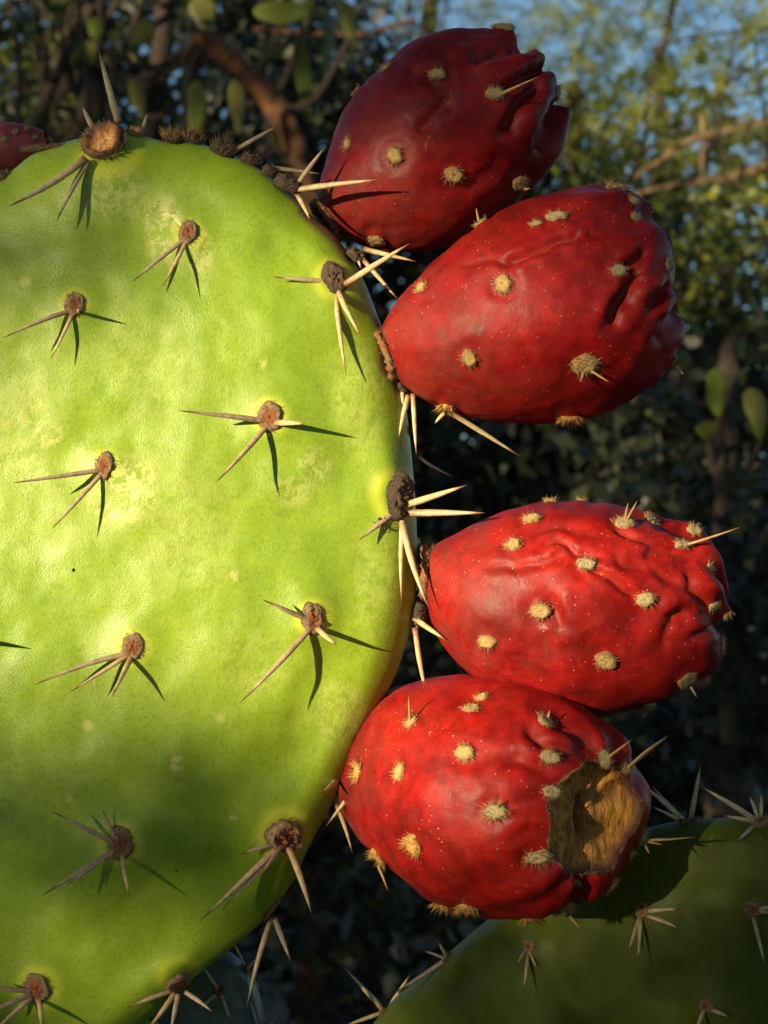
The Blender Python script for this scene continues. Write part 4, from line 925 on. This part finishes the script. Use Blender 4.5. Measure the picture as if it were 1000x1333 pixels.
back_cactus('young prickly pear with upright slim pads left of the airy tree',
            [(750, 250, 26, 50, 0.1, 0.4), (735, 170, 20, 56, -0.1, 0.5), (770, 300, 34, 40, 0.4, 0.3), (722, 215, 24, 36, 0.3, 0.5), (850, 150, 16, 30, -0.2, 0.3), (870, 300, 30, 40, 0.2, 0.6), (950, 260, 26, 34, 0.1, 0.4)],
            [(800, 240), (790, 320), (795, 420), (800, 560)], 3.7, 'pad_far', 'bark', 20)

# unseen hedge placed on the sunny side, behind the camera, to shade the background
sd3 = np.array(sun_dir[:]); hor = np.array([sd3[0], sd3[1], 0]); hor /= np.linalg.norm(hor); per = np.array([-hor[1], hor[0], 0])
if per[0] > 0: per = -per
LIT = [(255, 640, 330, 300, 1.0), (480, 700, 200, 330, 1.0), (760, 790, 300, 170, 1.0), (620, 1040, 230, 160, 1.0), (700, 420, 240, 180, 0.85), (250, 250, 220, 120, 0.6), (460, 270, 90, 120, .75), (200, 1250, 125, 95, 1.0), (200, 185, 115, 115, 1.0), (940, 1130, 110, 90, 0.7), (580, 180, 140, 140, 0.45), (20, 700, 160, 200, 1.0)]  # areas kept sunny: leaves in the sun's way are dropped
SHD = [(150, 330, 120, 75, 0.6), (215, 1095, 70, 45, 0.8), (40, 1180, 60, 110, 0.9), (390, 1190, 100, 70, .6), (270, 1060, 160, 60, .45), (660, 90, 90, 70, .5), (430, 1280, 115, 115, .95)]
def transmission(P):
    d = P - np.array(ORG[:]); tz = (d @ np.array(TO[:])); sz = sd3 @ np.array(TO[:])
    Q = d - sd3 * (tz / sz)[:, None]
    px = 500 + (Q @ np.array(AX[:])) / S; py = 667 - (Q @ np.array(UP[:])) / S
    T = np.zeros(len(P))
    for cx, cy, rx, ry, w in LIT:
        q = ((px - cx) / rx) ** 2 + ((py - cy) / ry) ** 2; T = np.maximum(T, w * np.clip((1.35 - q) / 0.5, 0, 1))
    for cx, cy, rx, ry, w in SHD:
        q = ((px - cx) / rx) ** 2 + ((py - cy) / ry) ** 2; T = T * (1 - w * np.clip((1.35 - q) / 0.7, 0, 1))
    return T, px, py
def hedge():
    labs = ['beside the path', 'next to it', 'third', 'fourth', 'fifth', 'sixth']
    def keep(P):
        T, px, py = transmission(P); m = 190
        near = (px > -500) & (px < 1200) & (py > -300) & (py < 1600)
        return np.where(near, False, True)
    for q in range(8):
        x0 = -1.6 + q * 1.15; ht = [2.1, 2.3, 2.5, 2.7, 3.4, 3.9, 4.1, 4.1][q]; n = int(3900 * ht)
        P = hor * rng.uniform(3.6, 4.7, n)[:, None] + per * (x0 + rng.normal(0, 0.42, n))[:, None]
        P[:, 2] = rng.uniform(0.03, 1, n) * ht * (1 + 0.16 * np.array([noise.noise((p[0] * 1.3, p[1] * 1.3, 3.0)) for p in P]))
        hole = np.array([noise.noise((p[0] * 2.6, p[1] * 2.6, p[2] * 2.6)) for p in P]); P = P[~((P[:, 2] > 1.95) & (hole > 0.0))]
        P = P[keep(P)]; b = hor * 4.1 + per * x0; base = (b[0], b[1], -0.05)
        t = thing('unseen_hedge_shrub', base, 'unseen dense hedge shrub, placed sunward to shade the thicket', 'shrub', 'unseen hedge shrubs placed to block sun')
        V, F, A = leaf_geo(P, 0.085 * rng.uniform(0.6, 1.3, len(P)), 0.55); mesh_obj('foliage', V, F, M['leaf_green'], t, False, {'rnd': A}, base)
        b = np.array(base); Vt, Ft, At = limb([b, b + [0.05, 0, ht * 0.45], b + [0, 0.04, ht * 0.9]], 0.04, 0.012); mesh_obj('trunk', Vt, Ft, M['bark'], t, origin=base)
    # unseen leaves, thinned to give the wanted sun and dapple on the pad
    n = 26000
    P = hor * rng.uniform(3.2, 4.2, n)[:, None] + per * rng.uniform(-0.42, 0.42, n)[:, None] + np.stack([np.zeros(n), np.zeros(n), rng.uniform(1.2, 2.0, n)], 1)
    T, px, py = transmission(P)
    near = (px > -560) & (px < 1260) & (py > -380) & (py < 1680)
    k = near & (rng.uniform(0, 1, n) < np.clip(1 - T, 0, 1) ** 1.0 * 0.85)
    k &= ~(T > 0.97)
    P = P[k]
    base = hor * 3.7 + per * 0.5; base = (base[0], base[1], -0.05)
    t = thing('mesquite_tree', base, 'unseen small leaved tree, leaves thinned to dapple the big pad', 'tree')
    V, F, A = leaf_geo(P, 0.024 * rng.uniform(0.7, 1.3, len(P)), 0.6)
    mesh_obj('crown', V, F, M['leaf_green'], t, False, {'rnd': A}, base)
    b = np.array(base); Vt, Ft, At = limb([b, b + [0, 0, 0.9], b + [0.03, 0.02, 1.9]], 0.05, 0.015); mesh_obj('trunk', Vt, Ft, M['bark'], t, origin=base)
hedge()
# unseen canopy added over and behind the viewpoint to dim the sky light
for q, (x, y) in enumerate([(-1.6, -1.2), (1.3, -1.0), (0.2, -3.2), (3.0, -2.2), (3.2, 0.8)]):
    bush('sky_blocker_tree', 'unseen tall tree added to dim the sky light, ' + ['over the sunny side of the cactus', 'over the shady side of the cactus', 'behind the viewpoint', 'beyond the shady side behind the viewpoint', 'level with the shaded pad'][q], 'tree', 0, 0, 1, 1.9, 0.5, 8000, 0.16, 'leaf_green', False, 90, 0.22, 1.5, 'bark', 'added canopy round the viewpoint', world_c=(x, y, 4.7), branches=5)

# ant on the spiny areole at the edge of the pad
def ant():
    c, n = PS.hit(497, 682); c = c + n * 5
    og = tuple(W(c)); d = np.array([0.5, -0.8, 0.1]); d /= np.linalg.norm(d); sd_ = np.cross(n, d); sd_ /= np.linalg.norm(sd_)
    t_ = np.linspace(-9, 9, 26); r = 0.25 + 3.0 * np.exp(-((t_ + 6) / 2.6) ** 2) + 1.7 * np.exp(-((t_ - 0.5) / 2.2) ** 2) + 2.1 * np.exp(-((t_ - 6.5) / 1.7) ** 2)
    parts = [tube(c + t_[:, None] * d, r, 8)]
    for k, b in enumerate((-1.2, 0.4, 2.0)):
        for sg in (-1, 1):
            p = c + d * b; e = p + sg * sd_ * 6 + d * (k - 1) * 4 + n * 2; f = p + sg * sd_ * 10 + d * (k - 1) * 7 - n * 5
            parts.append(tube([p, e, f], [0.5, 0.45, 0.3], 5))
    V, F, A = merge(parts)
    o = mesh_obj('ant', W(V), F, M['bark'], origin=og); o.location = og
    o['label'] = 'tiny dark ant beside the spiny brown areole on the pad edge'; o['category'] = 'insect'
ant()
